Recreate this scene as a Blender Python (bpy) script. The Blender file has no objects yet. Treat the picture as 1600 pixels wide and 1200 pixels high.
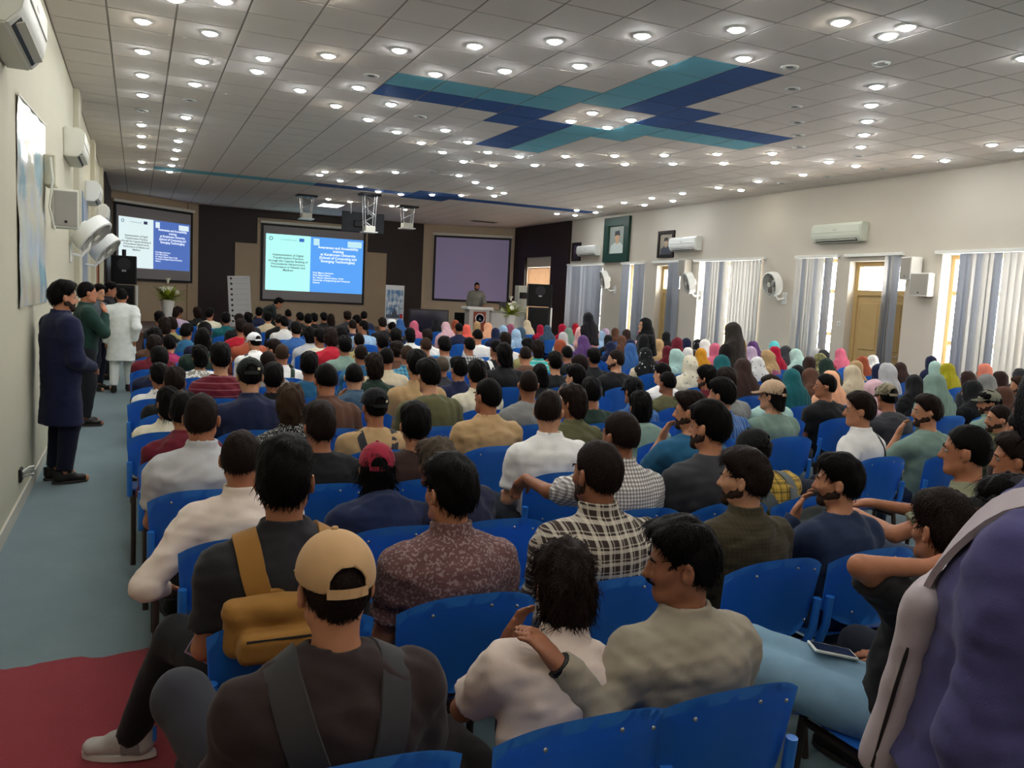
import bpy, bmesh, math, random
import numpy as np
from mathutils import Vector, Matrix, Euler
from mathutils.bvhtree import BVHTree

SC = bpy.context.scene
COL = SC.collection
PI = math.pi

# ------------------------------------------------------------------ camera
# vanishing point of the hall's length, slope of the horizon and focal length, in a 1600 x 1200 frame
F_PX, VP, ROLL, CAM_H = 1280.0, (215.0, 437.0), 0.05, 1.75
def _cam_axes():
    v = Vector(((VP[0]-800)/F_PX, (VP[1]-600)/F_PX, 1.0)).normalized()
    p2 = Vector(((VP[0]+1000-800)/F_PX, (VP[1]+1000*ROLL-600)/F_PX, 1.0))
    down = v.cross(p2).normalized()
    if down.y < 0: down = -down
    up = -down
    return v.cross(up).normalized(), v, up
AX, AY, AZ = _cam_axes()
cam_data = bpy.data.cameras.new('camera')
cam_data.sensor_fit = 'HORIZONTAL'; cam_data.sensor_width = 36.0
cam_data.lens = 36.0*F_PX/1600.0
cam_data.clip_start = 0.05; cam_data.clip_end = 300
cam = bpy.data.objects.new('camera', cam_data); COL.objects.link(cam)
cam.matrix_world = Matrix(((AX.x, -AX.y, -AX.z, 0), (AY.x, -AY.y, -AY.z, 0), (AZ.x, -AZ.y, -AZ.z, CAM_H), (0, 0, 0, 1)))
SC.camera = cam
def ray(px, py):
    d = Vector(((px-800)/F_PX, (py-600)/F_PX, 1.0))
    return Vector((d.dot(AX), d.dot(AY), d.dot(AZ)))

# ------------------------------------------------------------------ daylight and exposure
world = bpy.data.worlds.new('daylight'); SC.world = world; world.use_nodes = True
_bg = world.node_tree.nodes['Background']
_bg.inputs['Color'].default_value = (1.0, 0.97, 0.93, 1); _bg.inputs['Strength'].default_value = 14.0
_sun = bpy.data.lights.new('sun', 'SUN'); _sun.energy = 6.0; _sun.angle = 0.01; _sun.color = (1.0, 0.86, 0.62)
sun = bpy.data.objects.new('sun', _sun); COL.objects.link(sun)
sun.rotation_euler = Vector((-0.16, 0.62, -0.77)).to_track_quat('-Z', 'Y').to_euler()
sun.location = (20, 0, 12)
LAMP_STRENGTH = 120.0
SC.view_settings.view_transform = 'Standard'; SC.view_settings.look = 'None'
SC.view_settings.gamma = 1.0; SC.view_settings.use_curve_mapping = False
SC.view_settings.exposure = 0.38

SC.cycles.max_bounces = 7; SC.cycles.diffuse_bounces = 5; SC.cycles.glossy_bounces = 2; SC.cycles.transparent_max_bounces = 8; SC.cycles.transmission_bounces = 3

# ------------------------------------------------------------------ helpers
def lin(c):
    return tuple((x/255/12.92) if x/255 <= 0.04045 else ((x/255+0.055)/1.055)**2.4 for x in c)
_mats = {}
def mat(name, rgb, rough=0.7, noise=0.0, scale=8.0, bump=0.0, bscale=60.0, metal=0.0, emit=0.0, spec=0.3, sheen=0.0, trans=0.0, coat=0.0):
    """plain procedural surface: base colour with a noise variation and fine relief; rgb in 0..255 sRGB"""
    if name in _mats: return _mats[name]
    m = bpy.data.materials.new(name); m.use_nodes = True; nt = m.node_tree
    b = nt.nodes['Principled BSDF']; c = lin(rgb)
    b.inputs['Base Color'].default_value = (*c, 1); b.inputs['Roughness'].default_value = rough
    b.inputs['Metallic'].default_value = metal; b.inputs['Specular IOR Level'].default_value = spec
    if sheen: b.inputs['Sheen Weight'].default_value = sheen
    if coat: b.inputs['Coat Weight'].default_value = coat
    if emit:
        b.inputs['Emission Color'].default_value = (*c, 1); b.inputs['Emission Strength'].default_value = emit
    if noise or bump:
        tc = nt.nodes.new('ShaderNodeTexCoord')
    if noise:
        n = nt.nodes.new('ShaderNodeTexNoise'); n.inputs['Scale'].default_value = scale; n.inputs['Detail'].default_value = 4
        nt.links.new(tc.outputs['Object'], n.inputs['Vector'])
        mx = nt.nodes.new('ShaderNodeMix'); mx.data_type = 'RGBA'
        mx.inputs[6].default_value = (*[x*(1-noise) for x in c], 1); mx.inputs[7].default_value = (*[min(1, x*(1+noise)) for x in c], 1)
        nt.links.new(n.outputs['Fac'], mx.inputs[0]); nt.links.new(mx.outputs[2], b.inputs['Base Color'])
    if bump:
        n2 = nt.nodes.new('ShaderNodeTexNoise'); n2.inputs['Scale'].default_value = bscale; n2.inputs['Detail'].default_value = 3
        nt.links.new(tc.outputs['Object'], n2.inputs['Vector'])
        bp = nt.nodes.new('ShaderNodeBump'); bp.inputs['Strength'].default_value = bump; bp.inputs['Distance'].default_value = 0.01
        nt.links.new(n2.outputs['Fac'], bp.inputs['Height']); nt.links.new(bp.outputs['Normal'], b.inputs['Normal'])
    if trans:
        out = nt.nodes['Material Output']
        t = nt.nodes.new('ShaderNodeBsdfTranslucent'); t.inputs['Color'].default_value = (*c, 1)
        mxs = nt.nodes.new('ShaderNodeMixShader'); mxs.inputs[0].default_value = trans
        nt.links.new(b.outputs[0], mxs.inputs[1]); nt.links.new(t.outputs[0], mxs.inputs[2]); nt.links.new(mxs.outputs[0], out.inputs['Surface'])
    _mats[name] = m
    return m
def glass_mat():
    if 'window_glass' in _mats: return _mats['window_glass']
    m = bpy.data.materials.new('window_glass'); m.use_nodes = True; nt = m.node_tree
    b = nt.nodes['Principled BSDF']; nt.nodes.remove(b)
    t = nt.nodes.new('ShaderNodeBsdfTransparent'); g = nt.nodes.new('ShaderNodeBsdfGlossy'); g.inputs['Roughness'].default_value = 0.05
    mx = nt.nodes.new('ShaderNodeMixShader'); mx.inputs[0].default_value = 0.06
    nt.links.new(t.outputs[0], mx.inputs[1]); nt.links.new(g.outputs[0], mx.inputs[2])
    nt.links.new(mx.outputs[0], nt.nodes['Material Output'].inputs['Surface'])
    _mats['window_glass'] = m
    return m

def add_box(bm, lo, hi, M=None):
    vs = [bm.verts.new((x, y, z)) for x in (lo[0], hi[0]) for y in (lo[1], hi[1]) for z in (lo[2], hi[2])]
    for f in ((0,1,3,2), (4,6,7,5), (0,4,5,1), (2,3,7,6), (0,2,6,4), (1,5,7,3)):
        bm.faces.new([vs[i] for i in f])
    if M is not None:
        for v in vs: v.co = M @ v.co
    return vs
def boxes(*bs):
    bm = bmesh.new()
    for lo, hi in bs: add_box(bm, lo, hi)
    return bm
def bevel_box(lo, hi, r=0.01, seg=2):
    bm = boxes((lo, hi))
    bmesh.ops.bevel(bm, geom=bm.edges[:], offset=r, segments=seg, affect='EDGES', profile=0.5)
    return bm
def add_tube(bm, pts, r, n=8, r2=None, cap=True):
    """tube along a polyline; r may be a list of radii"""
    pts = [Vector(p) for p in pts]; rs = r if isinstance(r, (list, tuple)) else [r + ((r2-r)*i/(len(pts)-1) if r2 is not None else 0) for i in range(len(pts))]
    rings = []; nprev = None
    for i, p in enumerate(pts):
        t = (pts[min(i+1, len(pts)-1)] - pts[max(i-1, 0)]).normalized()
        if nprev is None:
            nv = t.orthogonal().normalized()
        else:
            nv = (nprev - t*nprev.dot(t)); nv = nv.normalized() if nv.length > 1e-6 else t.orthogonal().normalized()
        nprev = nv; bv = t.cross(nv)
        rings.append([bm.verts.new(p + (nv*math.cos(2*PI*k/n) + bv*math.sin(2*PI*k/n))*rs[i]) for k in range(n)])
    for a, b in zip(rings, rings[1:]):
        for k in range(n): bm.faces.new((a[k], a[(k+1) % n], b[(k+1) % n], b[k]))
    if cap:
        bm.faces.new(rings[0][::-1]); bm.faces.new(rings[-1])
def add_lathe(bm, prof, n=20, M=None):
    """surface of revolution about z from (radius, z) pairs"""
    rings = []
    for r, z in prof:
        ring = [bm.verts.new((max(r, 1e-4)*math.cos(2*PI*k/n), max(r, 1e-4)*math.sin(2*PI*k/n), z)) for k in range(n)]
        rings.append(ring)
    for a, b in zip(rings, rings[1:]):
        for k in range(n): bm.faces.new((a[k], a[(k+1) % n], b[(k+1) % n], b[k]))
    bm.faces.new(rings[0][::-1]); bm.faces.new(rings[-1])
    if M is not None:
        for ring in rings:
            for v in ring: v.co = M @ v.co
def tube(pts, r, n=8, r2=None):
    bm = bmesh.new(); add_tube(bm, pts, r, n, r2); return bm
def lathe(prof, n=20, M=None):
    bm = bmesh.new(); add_lathe(bm, prof, n, M); return bm
def prism(outline, depth, M=None):
    """flat outline in local x-z, thickness along y"""
    bm = bmesh.new()
    a = [bm.verts.new((x, 0, z)) for x, z in outline]; b = [bm.verts.new((x, depth, z)) for x, z in outline]
    bm.faces.new(a); bm.faces.new(b[::-1]); n = len(a)
    for k in range(n): bm.faces.new((a[k], b[k], b[(k+1) % n], a[(k+1) % n]))
    if M is not None: bm.transform(M)
    return bm
def mesh_of(bm, name, smooth=False, angle=None):
    bmesh.ops.recalc_face_normals(bm, faces=bm.faces[:])
    me = bpy.data.meshes.new(name); bm.to_mesh(me); bm.free()
    if smooth:
        me.polygons.foreach_set('use_smooth', [True]*len(me.polygons))
        if angle is not None and hasattr(me, 'set_sharp_from_angle'): me.set_sharp_from_angle(angle=angle)
    return me
def obj(name, me, m=None, parent=None, smooth=False, angle=0.7, loc=None, rot=None, scale=None):
    """link a bmesh or a mesh as one object; the material sits on the object, so that mesh data can be shared"""
    if isinstance(me, bmesh.types.BMesh): me = mesh_of(me, name, smooth, angle)
    if m is not None and not me.materials: me.materials.append(None)
    o = bpy.data.objects.new(name, me); COL.objects.link(o)
    if m is not None:
        o.material_slots[0].link = 'OBJECT'; o.material_slots[0].material = m
    if parent is not None: o.parent = parent
    if loc is not None: o.location = loc
    if rot is not None: o.rotation_euler = rot
    if scale is not None: o.scale = scale if hasattr(scale, '__len__') else (scale,)*3
    return o
def tag(o, label=None, cat=None, group=None, kind=None):
    if label: o['label'] = label
    if cat: o['category'] = cat
    if group: o['group'] = group
    if kind: o['kind'] = kind
    return o
def thing(name, label, cat, loc=(0, 0, 0), rotz=0.0, group=None):
    o = bpy.data.objects.new(name, None); o.empty_display_size = 0.1; COL.objects.link(o)
    o.location = loc; o.rotation_euler = (0, 0, rotz)
    return tag(o, label, cat, group)
def struct(name, bm, m, parent=None, **k):
    o = obj(name, bm, m, parent, **k)
    if parent is None: o['kind'] = 'structure'
    return o
def copy_tree(o, parent=None):
    c = o.copy(); COL.objects.link(c); c.parent = parent
    for ch in o.children: copy_tree(ch, c)
    return c
def text_mesh(body, size, align='CENTER', bold=False, line=1.0):
    cu = bpy.data.curves.new('lettering', 'FONT'); cu.body = body; cu.size = size; cu.align_x = align
    cu.space_line = line; cu.resolution_u = 2; cu.offset = 0.006*size*3 if bold else 0.0
    t = bpy.data.objects.new('lettering', cu); COL.objects.link(t)
    dg = bpy.context.evaluated_depsgraph_get(); dg.update()
    me = bpy.data.meshes.new_from_object(t.evaluated_get(dg))
    bpy.data.objects.remove(t); bpy.data.curves.remove(cu)
    me.materials.clear()
    return me
rnd = random.Random(7)
# ------------------------------------------------------------------ the hall
XL, XR, ZC, YB = -0.8, 12.5, 4.28, -2.4
WT = 0.34
M_wall = mat('cream_wall_paint', (190, 186, 165), 0.75, 0.04, 1.5, 0.06, 90)
M_wallr = mat('beige_wall_paint', (196, 190, 178), 0.75, 0.04, 1.5, 0.06, 90)
M_dark = mat('dark_brown_panel', (40, 26, 24), 0.45, 0.25, 6)
M_beige = mat('stage_beige_paint', (176, 158, 134), 0.8, 0.05, 2, 0.05, 80)
M_white = mat('white_plastic', (226, 228, 224), 0.4, 0.03, 5)
M_offw = mat('offwhite_plastic', (214, 213, 200), 0.45, 0.04, 5)
M_grey = mat('grey_plastic', (176, 174, 166), 0.5, 0.04, 5)
M_blk = mat('black_plastic', (20, 20, 22), 0.45, 0.1, 8)
M_blk2 = mat('black_cloth_grille', (13, 13, 15), 0.8, 0.2, 60)
M_steel = mat('brushed_steel', (170, 170, 172), 0.35, 0.05, 30, metal=0.9)
M_darksteel = mat('dark_steel', (46, 42, 42), 0.45, 0.15, 20, metal=0.5)
M_wood = mat('cream_wood_paint', (206, 178, 128), 0.55, 0.12, 5, 0.08, 40)
M_door = mat('tan_wooden_door', (178, 152, 104), 0.5, 0.12, 4, 0.08, 40)
M_brown = mat('brown_wood', (104, 62, 36), 0.5, 0.25, 5)

def carpet(name, c1, c2):
    m = bpy.data.materials.new(name); m.use_nodes = True; nt = m.node_tree; b = nt.nodes['Principled BSDF']
    b.inputs['Roughness'].default_value = 0.95; b.inputs['Specular IOR Level'].default_value = 0.15; b.inputs['Sheen Weight'].default_value = 0.25
    tc = nt.nodes.new('ShaderNodeTexCoord')
    n = nt.nodes.new('ShaderNodeTexNoise'); n.inputs['Scale'].default_value = 1.7; n.inputs['Detail'].default_value = 8; n.inputs['Roughness'].default_value = 0.7
    mx = nt.nodes.new('ShaderNodeMix'); mx.data_type = 'RGBA'; mx.inputs[6].default_value = (*lin(c1), 1); mx.inputs[7].default_value = (*lin(c2), 1)
    n2 = nt.nodes.new('ShaderNodeTexNoise'); n2.inputs['Scale'].default_value = 240; n2.inputs['Detail'].default_value = 2
    bp = nt.nodes.new('ShaderNodeBump'); bp.inputs['Strength'].default_value = 0.5; bp.inputs['Distance'].default_value = 0.006
    for a in (n, n2): nt.links.new(tc.outputs['Object'], a.inputs['Vector'])
    nt.links.new(n.outputs['Fac'], mx.inputs[0]); nt.links.new(mx.outputs[2], b.inputs['Base Color'])
    nt.links.new(n2.outputs['Fac'], bp.inputs['Height']); nt.links.new(bp.outputs['Normal'], b.inputs['Normal'])
    return m
struct('floor', boxes(((XL-0.2, YB-0.2, -0.12), (XR+0.4, 29.4, 0.0))), carpet('blue_grey_carpet', (92, 112, 120), (120, 140, 144)))

# red carpet along the aisle, its end frayed
bm = bmesh.new(); edge = []
for i in range(28):
    x = XL+0.02 + (0.36-XL-0.02)*i/27
    edge.append((x, 4.08 + rnd.uniform(-0.012, 0.012) + 0.02*math.sin(i*0.7)))
for (x0, y0), (x1, y1) in zip(edge, edge[1:]):
    vs = [bm.verts.new(p) for p in ((x0, YB+0.05, 0.002), (x1, YB+0.05, 0.002), (x1, y1, 0.002), (x0, y0, 0.002), (x0, YB+0.05, 0.009), (x1, YB+0.05, 0.009), (x1, y1, 0.009), (x0, y0, 0.009))]
    for f in ((4, 5, 6, 7), (3, 2, 6, 7)): bm.faces.new([vs[k] for k in f])
bmesh.ops.remove_doubles(bm, verts=bm.verts[:], dist=1e-5)
tag(obj('red_carpet', bm, carpet('red_carpet', (122, 24, 38), (146, 36, 52))), 'dark red carpet runner with a frayed end on the aisle floor', 'carpet')

# left wall with shallow pilasters
struct('wall_left', boxes(((XL-0.2, YB-0.2, 0), (XL, 27.4, ZC+0.1)),
    ((XL, 12.9, 0), (XL+0.07, 13.5, ZC-0.002)), ((XL, 17.4, 0), (XL+0.07, 18.0, ZC-0.002)), ((XL, 21.4, 0), (XL+0.07, 22.0, ZC-0.002))), M_wall)
struct('baseboard_left', boxes(((XL, YB, 0), (XL+0.015, 12.9, 0.1)), ((XL, 13.5, 0), (XL+0.015, 17.4, 0.1)), ((XL, 18.0, 0), (XL+0.015, 21.2, 0.1))), mat('cream_skirting', (196, 192, 178), 0.5))
struct('wall_rear', boxes(((XL-0.2, YB-0.2, 0), (XR+0.34, YB, ZC+0.1))), M_wallr)

# right wall: boxes around the openings (y0, y1, z0, z1)
OPEN = [(1.0, 2.9, 0.75, 2.86), (4.6, 6.5, 0.75, 2.86), (7.9, 9.85, 0.55, 2.86), (10.55, 11.85, 0.0, 2.78), (12.18, 13.2, 0.55, 2.86), (14.35, 16.55, 0.55, 2.86), (17.3, 18.35, 0.0, 2.8), (18.95, 19.95, 0.55, 2.86), (21.15, 23.1, 0.55, 2.86), (24.46, 26.34, 0.5, 2.86)]
bm = bmesh.new(); y = YB-0.2
for (a, b, z0, z1) in OPEN:
    add_box(bm, (XR, y, 0), (XR+WT, a, ZC+0.1))
    add_box(bm, (XR, a, z1), (XR+WT, b, ZC+0.1))
    if z0 > 0: add_box(bm, (XR, a, 0), (XR+WT, b, z0))
    y = b
add_box(bm, (XR, y, 0), (XR+WT, 27.7, ZC+0.1))
struct('wall_right', bm, M_wallr)
struct('baseboard_right', boxes(((XR-0.015, YB, 0), (XR, 10.5, 0.1)), ((XR-0.015, 11.9, 0), (XR, 17.25, 0.1)), ((XR-0.015, 18.4, 0), (XR, 21.2, 0.1))), mat('beige_skirting', (176, 166, 150), 0.5))

# windows: cream wooden frames with mullions and panes at the outer face of the wall
def window(n, a, b, z0, z1, cols, bars):
    bm = bmesh.new(); x0, x1 = XR+WT-0.1, XR+WT-0.03; t = 0.07
    add_box(bm, (x0, a, z0), (x1, a+t, z1)); add_box(bm, (x0, b-t, z0), (x1, b, z1))
    add_box(bm, (x0, a+t, z0), (x1, b-t, z0+t)); add_box(bm, (x0, a+t, z1-t), (x1, b-t, z1))
    w = struct('window_%d' % n, bm, M_wood)
    ys = [a+t+(b-a-2*t)*k/cols for k in range(cols+1)]; zs = [z0+t]+[z0+(z1-z0)*q for q in bars]+[z1-t]
    for k in range(1, cols): obj('mullion', boxes(((x0, ys[k]-0.035, z0+t), (x1, ys[k]+0.035, z1-t))), M_wood, w)
    for z in zs[1:-1]:
        for k in range(cols):
            obj('glazing_bar', boxes(((x0+0.01, ys[k]+(0.035 if k else 0), z-0.035), (x1-0.01, ys[k+1]-(0.035 if k < cols-1 else 0), z+0.035))), M_wood, w)
    for k in range(cols):
        for za, zb in zip(zs, zs[1:]):
            obj('pane', boxes(((x0+0.03, ys[k], za), (x0+0.036, ys[k+1], zb))), glass_mat(), w)
    obj('window_sill', boxes(((XR+0.02, a, z0-0.03), (XR+WT-0.1, b, z0+0.005))), M_wood, w)
    return w
window(1, 7.9, 9.85, 0.55, 2.86, 3, (0.35, 0.72)); window(2, 12.18, 13.2, 0.55, 2.86, 2, (0.35, 0.72))
window(3, 14.35, 16.55, 0.55, 2.86, 3, (0.35, 0.72)); window(4, 18.95, 19.95, 0.55, 2.86, 2, (0.35, 0.72))
window(5, 21.15, 23.1, 0.55, 2.86, 3, (0.35, 0.72)); window(6, 4.6, 6.5, 0.75, 2.86, 3, (0.35, 0.72)); window(7, 1.0, 2.9, 0.75, 2.86, 3, (0.35, 0.72))  # the last pair here is out of view, added for daylight on the foreground
window(8, 24.46, 26.34, 0.5, 2.86, 3, (0.4, 0.75))

def panel_door(n, a, b, z1, zt):
    """closed panelled door set back in the wall, with a transom light above"""
    x0, x1 = XR+0.2, XR+0.25; t = 0.09
    d = struct('door_%d' % n, boxes(((x0-0.03, a, 0), (x1+0.03, a+t, z1)), ((x0-0.03, b-t, 0), (x1+0.03, b, z1)), ((x0-0.03, a+t, z1-t), (x1+0.03, b-t, z1)), ((x0-0.03, a+t, zt), (x1+0.03, b-t, zt+0.1))), M_door)
    leaf = obj('door_leaf', boxes(((x0, a+t, 0.01), (x1, b-t, zt))), M_door, d)
    w = (b-a-2*t); c = (a+b)/2
    for (y0, y1) in ((a+t+0.1, c-0.06), (c+0.06, b-t-0.1)):
        for (q0, q1) in ((0.14, 0.95), (1.1, zt-0.14)):
            bm = boxes(((x0-0.018, y0, q0), (x0+0.002, y1, q1)))
            bmesh.ops.bevel(bm, geom=[e for e in bm.edges if abs(e.verts[0].co.x-(x0-0.018)) < 1e-4 and abs(e.verts[1].co.x-(x0-0.018)) < 1e-4], offset=0.016, segments=1, affect='EDGES')
            obj('door_panel', bm, M_door, leaf)
    obj('door_handle', tube(((x0, a+t+0.07, 1.02), (x0-0.05, a+t+0.07, 1.02), (x0-0.05, a+t+0.17, 1.02)), 0.01), M_steel, leaf)
    obj('transom_pane', boxes(((x0+0.02, a+t, zt+0.1), (x0+0.026, b-t, z1-t))), glass_mat(), d)
    return d
panel_door(1, 10.55, 11.85, 2.78, 2.14); panel_door(2, 17.3, 18.35, 2.8, 2.1)

# vertical blinds: a rail and hanging slats, each slat turned on its own axis
M_slat = mat('backlit_blind_fabric', (208, 208, 206), 0.8, 0.03, 20, 0.05, 200, trans=0.32)  # backlit tone of the one blind fabric
M_slat_shaded = mat('shaded_blind_fabric', (172, 178, 188), 0.8, 0.04, 20, 0.05, 200, trans=0.22)  # same fabric, with shade put into its colour as blue-grey
SLAT = {}
def blind(label, a, b, spots, zb=0.62, zt=2.9):
    t = thing('vertical_blind', label, 'blind', (XR-0.06, (a+b)/2, zt))
    obj('head_rail', bevel_box((-0.03, -(b-a)/2, -0.035), (0.05, (b-a)/2, 0.02), 0.006, 1), M_white, t)
    key = round(zt-zb, 2)
    if key not in SLAT:
        bm = bmesh.new(); n = 5; L = zt-zb
        rows = []
        for z in (-0.04, -L):
            rows.append([bm.verts.new((0.012*math.sin(PI*k/n), -0.0635+0.127*k/n, z)) for k in range(n+1)])
            rows.append([bm.verts.new((0.012*math.sin(PI*k/n)+0.0025, -0.0635+0.127*k/n, z)) for k in range(n+1)])
        a0, a1, b0, b1 = rows
        for k in range(n):
            bm.faces.new((a0[k], a0[k+1], b0[k+1], b0[k])); bm.faces.new((a1[k], b1[k], b1[k+1], a1[k+1]))
            bm.faces.new((b0[k], b0[k+1], b1[k+1], b1[k]))
        SLAT[key] = mesh_of(bm, 'slat', True)
    for (y, deg, blue) in spots:  # blue marks a slat in the shaded tone
        obj('slat', SLAT[key], M_slat_shaded if blue else M_slat, t, loc=(0.0, y-(a+b)/2, 0), rot=(0, 0, math.radians(deg)))
    return t
def spread_slats(a, b, n, lo, hi, blue, seed):  # blue: share of slats given the shaded tone
    r = random.Random(seed)
    return [(a+(b-a)*(k+0.5)/n, r.uniform(lo, hi), r.random() < blue) for k in range(n)]
blind('blue-grey closed vertical blind under the small framed photo near the stage', 21.0, 23.27, spread_slats(21.1, 23.2, 21, 8, 38, 1.0, 1), 0.6)
blind('narrow half-open blue-grey blind below the large green-framed portrait', 18.85, 20.05, spread_slats(18.9, 19.35, 5, 5, 30, 1.0, 2)+spread_slats(19.62, 19.95, 3, 5, 30, 1.0, 3), 0.6)
blind('bunched blue-grey blind slats beside the far panelled door', 17.25, 18.5, spread_slats(17.3, 17.7, 7, 20, 70, 1.0, 4), 0.1)
blind('wide white and grey vertical blind between the second and third wall fans', 14.2, 16.7, spread_slats(14.3, 15.3, 9, 2, 25, 0.0, 5)+spread_slats(15.4, 16.2, 8, 0, 40, 0.75, 6), 0.6)
blind('loosely hung white blind left of the near panelled door', 12.1, 13.26, spread_slats(12.5, 13.2, 8, 10, 55, 0.1, 7)+[(12.3, 75, True), (12.36, 70, True)], 0.6)
blind('white blind slats gathered on one side of the near panelled door', 10.6, 11.95, [(10.72, 60, True), (10.78, 75, False), (10.83, 66, True), (10.93, 85, False)], 0.1)
blind('tall pale blind with gaps of daylight at the edge of the photo', 7.8, 9.95, spread_slats(7.9, 8.7, 7, 5, 45, 0.2, 8)+spread_slats(8.75, 9.45, 7, -5, 40, 0.5, 9), 0.6)
blind('pale vertical blind on the window nearest the rear wall', 0.95, 2.95, spread_slats(1.0, 2.9, 15, 20, 60, 0.1, 10), 0.7)
blind('pale vertical blind on the second window from the rear wall', 4.55, 6.55, spread_slats(4.6, 6.5, 15, 20, 60, 0.1, 11), 0.7)

# ------------------------------------------------------------------ stage wall: chamfered corners, beige panels on dark boards
def facet(a, b):
    """frame of a wall facet running from a to b: local x along it, local y into the wall"""
    a, b = Vector((*a, 0)), Vector((*b, 0)); u = (b-a).normalized(); n = Vector((-u.y, u.x, 0))
    return Matrix(((u.x, n.x, 0, a.x), (u.y, n.y, 0, a.y), (0, 0, 1, 0), (0, 0, 0, 1))), (b-a).length
FL, LL = facet((-0.8, 26.66), (1.8, 28.9)); FC, LC = facet((1.8, 28.95), (9.4, 28.95)); FR, LR = facet((9.4, 29.0), (12.5, 27.3))
def fbox(F, *bs):
    bm = boxes(*bs); bm.transform(F); return bm
struct('wall_stage', fbox(FC, ((-0.2, 0.05, 0), (LC+0.2, 0.3, ZC+0.1))), M_dark)
struct('wall_stage_left', fbox(FL, ((-0.3, 0.05, 0), (LL+0.05, 0.3, ZC+0.1))), M_beige)
struct('wall_stage_right', fbox(FR, ((-0.05, 0.05, 0), (LR+0.3, 0.3, ZC+0.1))), mat('stage_cream_paint', (196, 180, 156), 0.8, 0.05, 2, 0.05, 80))
# raised beige panels around the centre screen (stepped outline), dark boards elsewhere
struct('trim_1', fbox(FC, ((1.15, 0.0, 0.5), (1.85, 0.05, 3.15)), ((1.85, 0.0, 0.5), (5.62, 0.05, 4.02)), ((5.62, 0.0, 0.5), (6.33, 0.05, 3.13))), M_beige)
struct('trim_2', boxes(((XL, 22.3, 0.0), (XL+0.1, 26.75, ZC-0.003))), M_dark)
bm = boxes(((XR-0.08, 23.2, 0.0), (XR, 24.4, ZC-0.003)), ((XR-0.08, 26.4, 0.0), (XR, 27.35, ZC-0.003)), ((XR-0.08, 24.4, 3.2), (XR, 26.4, ZC-0.003)), ((XR-0.08, 24.4, 0), (XR, 26.4, 0.5)))
struct('trim_3', bm, M_dark)
struct('trim_4', fbox(FL, ((3.0, 0.0, 0.5), (3.05, 0.05, ZC-0.01))), M_beige)
# stage platform
bm = boxes(((XL+0.1, 21.3, 0.0), (XR-0.08, 28.95, 0.5)))
st = struct('floor_stage', bm, mat('stage_boards', (96, 70, 58), 0.45, 0.25, 3, 0.05, 20))
obj('stage_nosing', boxes(((XL+0.1, 21.25, 0.44), (XR-0.08, 21.3, 0.51))), M_brown, st)
# ------------------------------------------------------------------ ceiling: recessed grid, square tiles, blue pattern
TX, TY, TP = 0.33, 9.53, 0.6
M_tile = mat('perforated_ceiling_tile', (224, 216, 208), 0.85, 0.03, 3, 0.12, 160)
M_teal = mat('teal_ceiling_tile', (108, 180, 198), 0.8, 0.04, 3, 0.1, 160)
M_navy = mat('navy_ceiling_tile', (42, 88, 152), 0.8, 0.05, 3, 0.1, 160)
ceil = struct('ceiling', boxes(((XL-0.2, YB-0.2, ZC+0.004), (XR+0.34, 29.3, ZC+0.2))), mat('ceiling_grid_grey', (150, 142, 134), 0.6))
navy = set([(i, 1) for i in range(4, 8)]+[(7, 2), (8, 2), (8, 3), (8, 4), (8, 5)])
teal = set([(i, 0) for i in range(4, 8)]+[(7, -1), (8, -1), (8, -2), (8, -3), (8, -4)])
navy |= set((17-i, 1-j) for i, j in list(navy)); teal |= set((17-i, 1-j) for i, j in list(teal))
JS = 18
teal |= set((i, JS) for i in range(0, 6)); navy |= set((i, JS) for i in range(6, 19)); navy |= set([(10, JS-1), (10, JS+1), (11, JS-1), (11, JS+1)])
def px_of(p):
    q = Vector(p) - Vector((0, 0, CAM_H)); c = AX*q.x + AY*q.y + AZ*q.z
    return (800+F_PX*c.x/c.z, 600+F_PX*c.y/c.z, c.z) if c.z > 0.1 else (-9999, -9999, c.z)
cells = []
for i in range(-3, 21):
    for j in range(-20, 33):
        x0, y0 = TX+i*TP, TY+j*TP; lo = max(x0, XL+0.004), max(y0, YB); hi = min(x0+TP, XR-0.004), min(y0+TP, 28.9)
        if hi[0]-lo[0] < 0.03 or hi[1]-lo[1] < 0.03: continue
        px, py, d = px_of(((lo[0]+hi[0])/2, (lo[1]+hi[1])/2, ZC))
        seen = d > 0.1 and -40 < px < 1640 and -40 < py < 1240
        cells.append(((0 if seen else 1, d if d > 0 else 99), i, j, lo, hi))
cells.sort(key=lambda c: c[0])
TILE = {}; rest = {M_tile: bmesh.new(), M_teal: bmesh.new(), M_navy: bmesh.new()}; G = 0.0095
pat = [c for c in cells if (c[1], c[2]) in navy or (c[1], c[2]) in teal]
single = set(id(c) for c in (pat + [c for c in cells if c not in pat])[:300])
for c in cells:
    _, i, j, lo, hi = c; m = M_navy if (i, j) in navy else M_teal if (i, j) in teal else M_tile
    w, h = hi[0]-lo[0]-2*G, hi[1]-lo[1]-2*G
    if id(c) in single:
        k = (round(w, 3), round(h, 3))
        if k not in TILE:
            TILE[k] = mesh_of(boxes(((-w/2, -h/2, 0), (w/2, h/2, 0.02))), 'ceiling_tile')
        obj('ceiling_tile', TILE[k], m, ceil, loc=((lo[0]+hi[0])/2, (lo[1]+hi[1])/2, ZC))
    else:
        add_box(rest[m], (lo[0]+G, lo[1]+G, ZC), (hi[0]-G, hi[1]-G, ZC+0.02))
for m, b in rest.items():
    if len(b.verts): tag(obj('ceiling_tile', b, m, ceil), kind='stuff')
    else: b.free()

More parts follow.
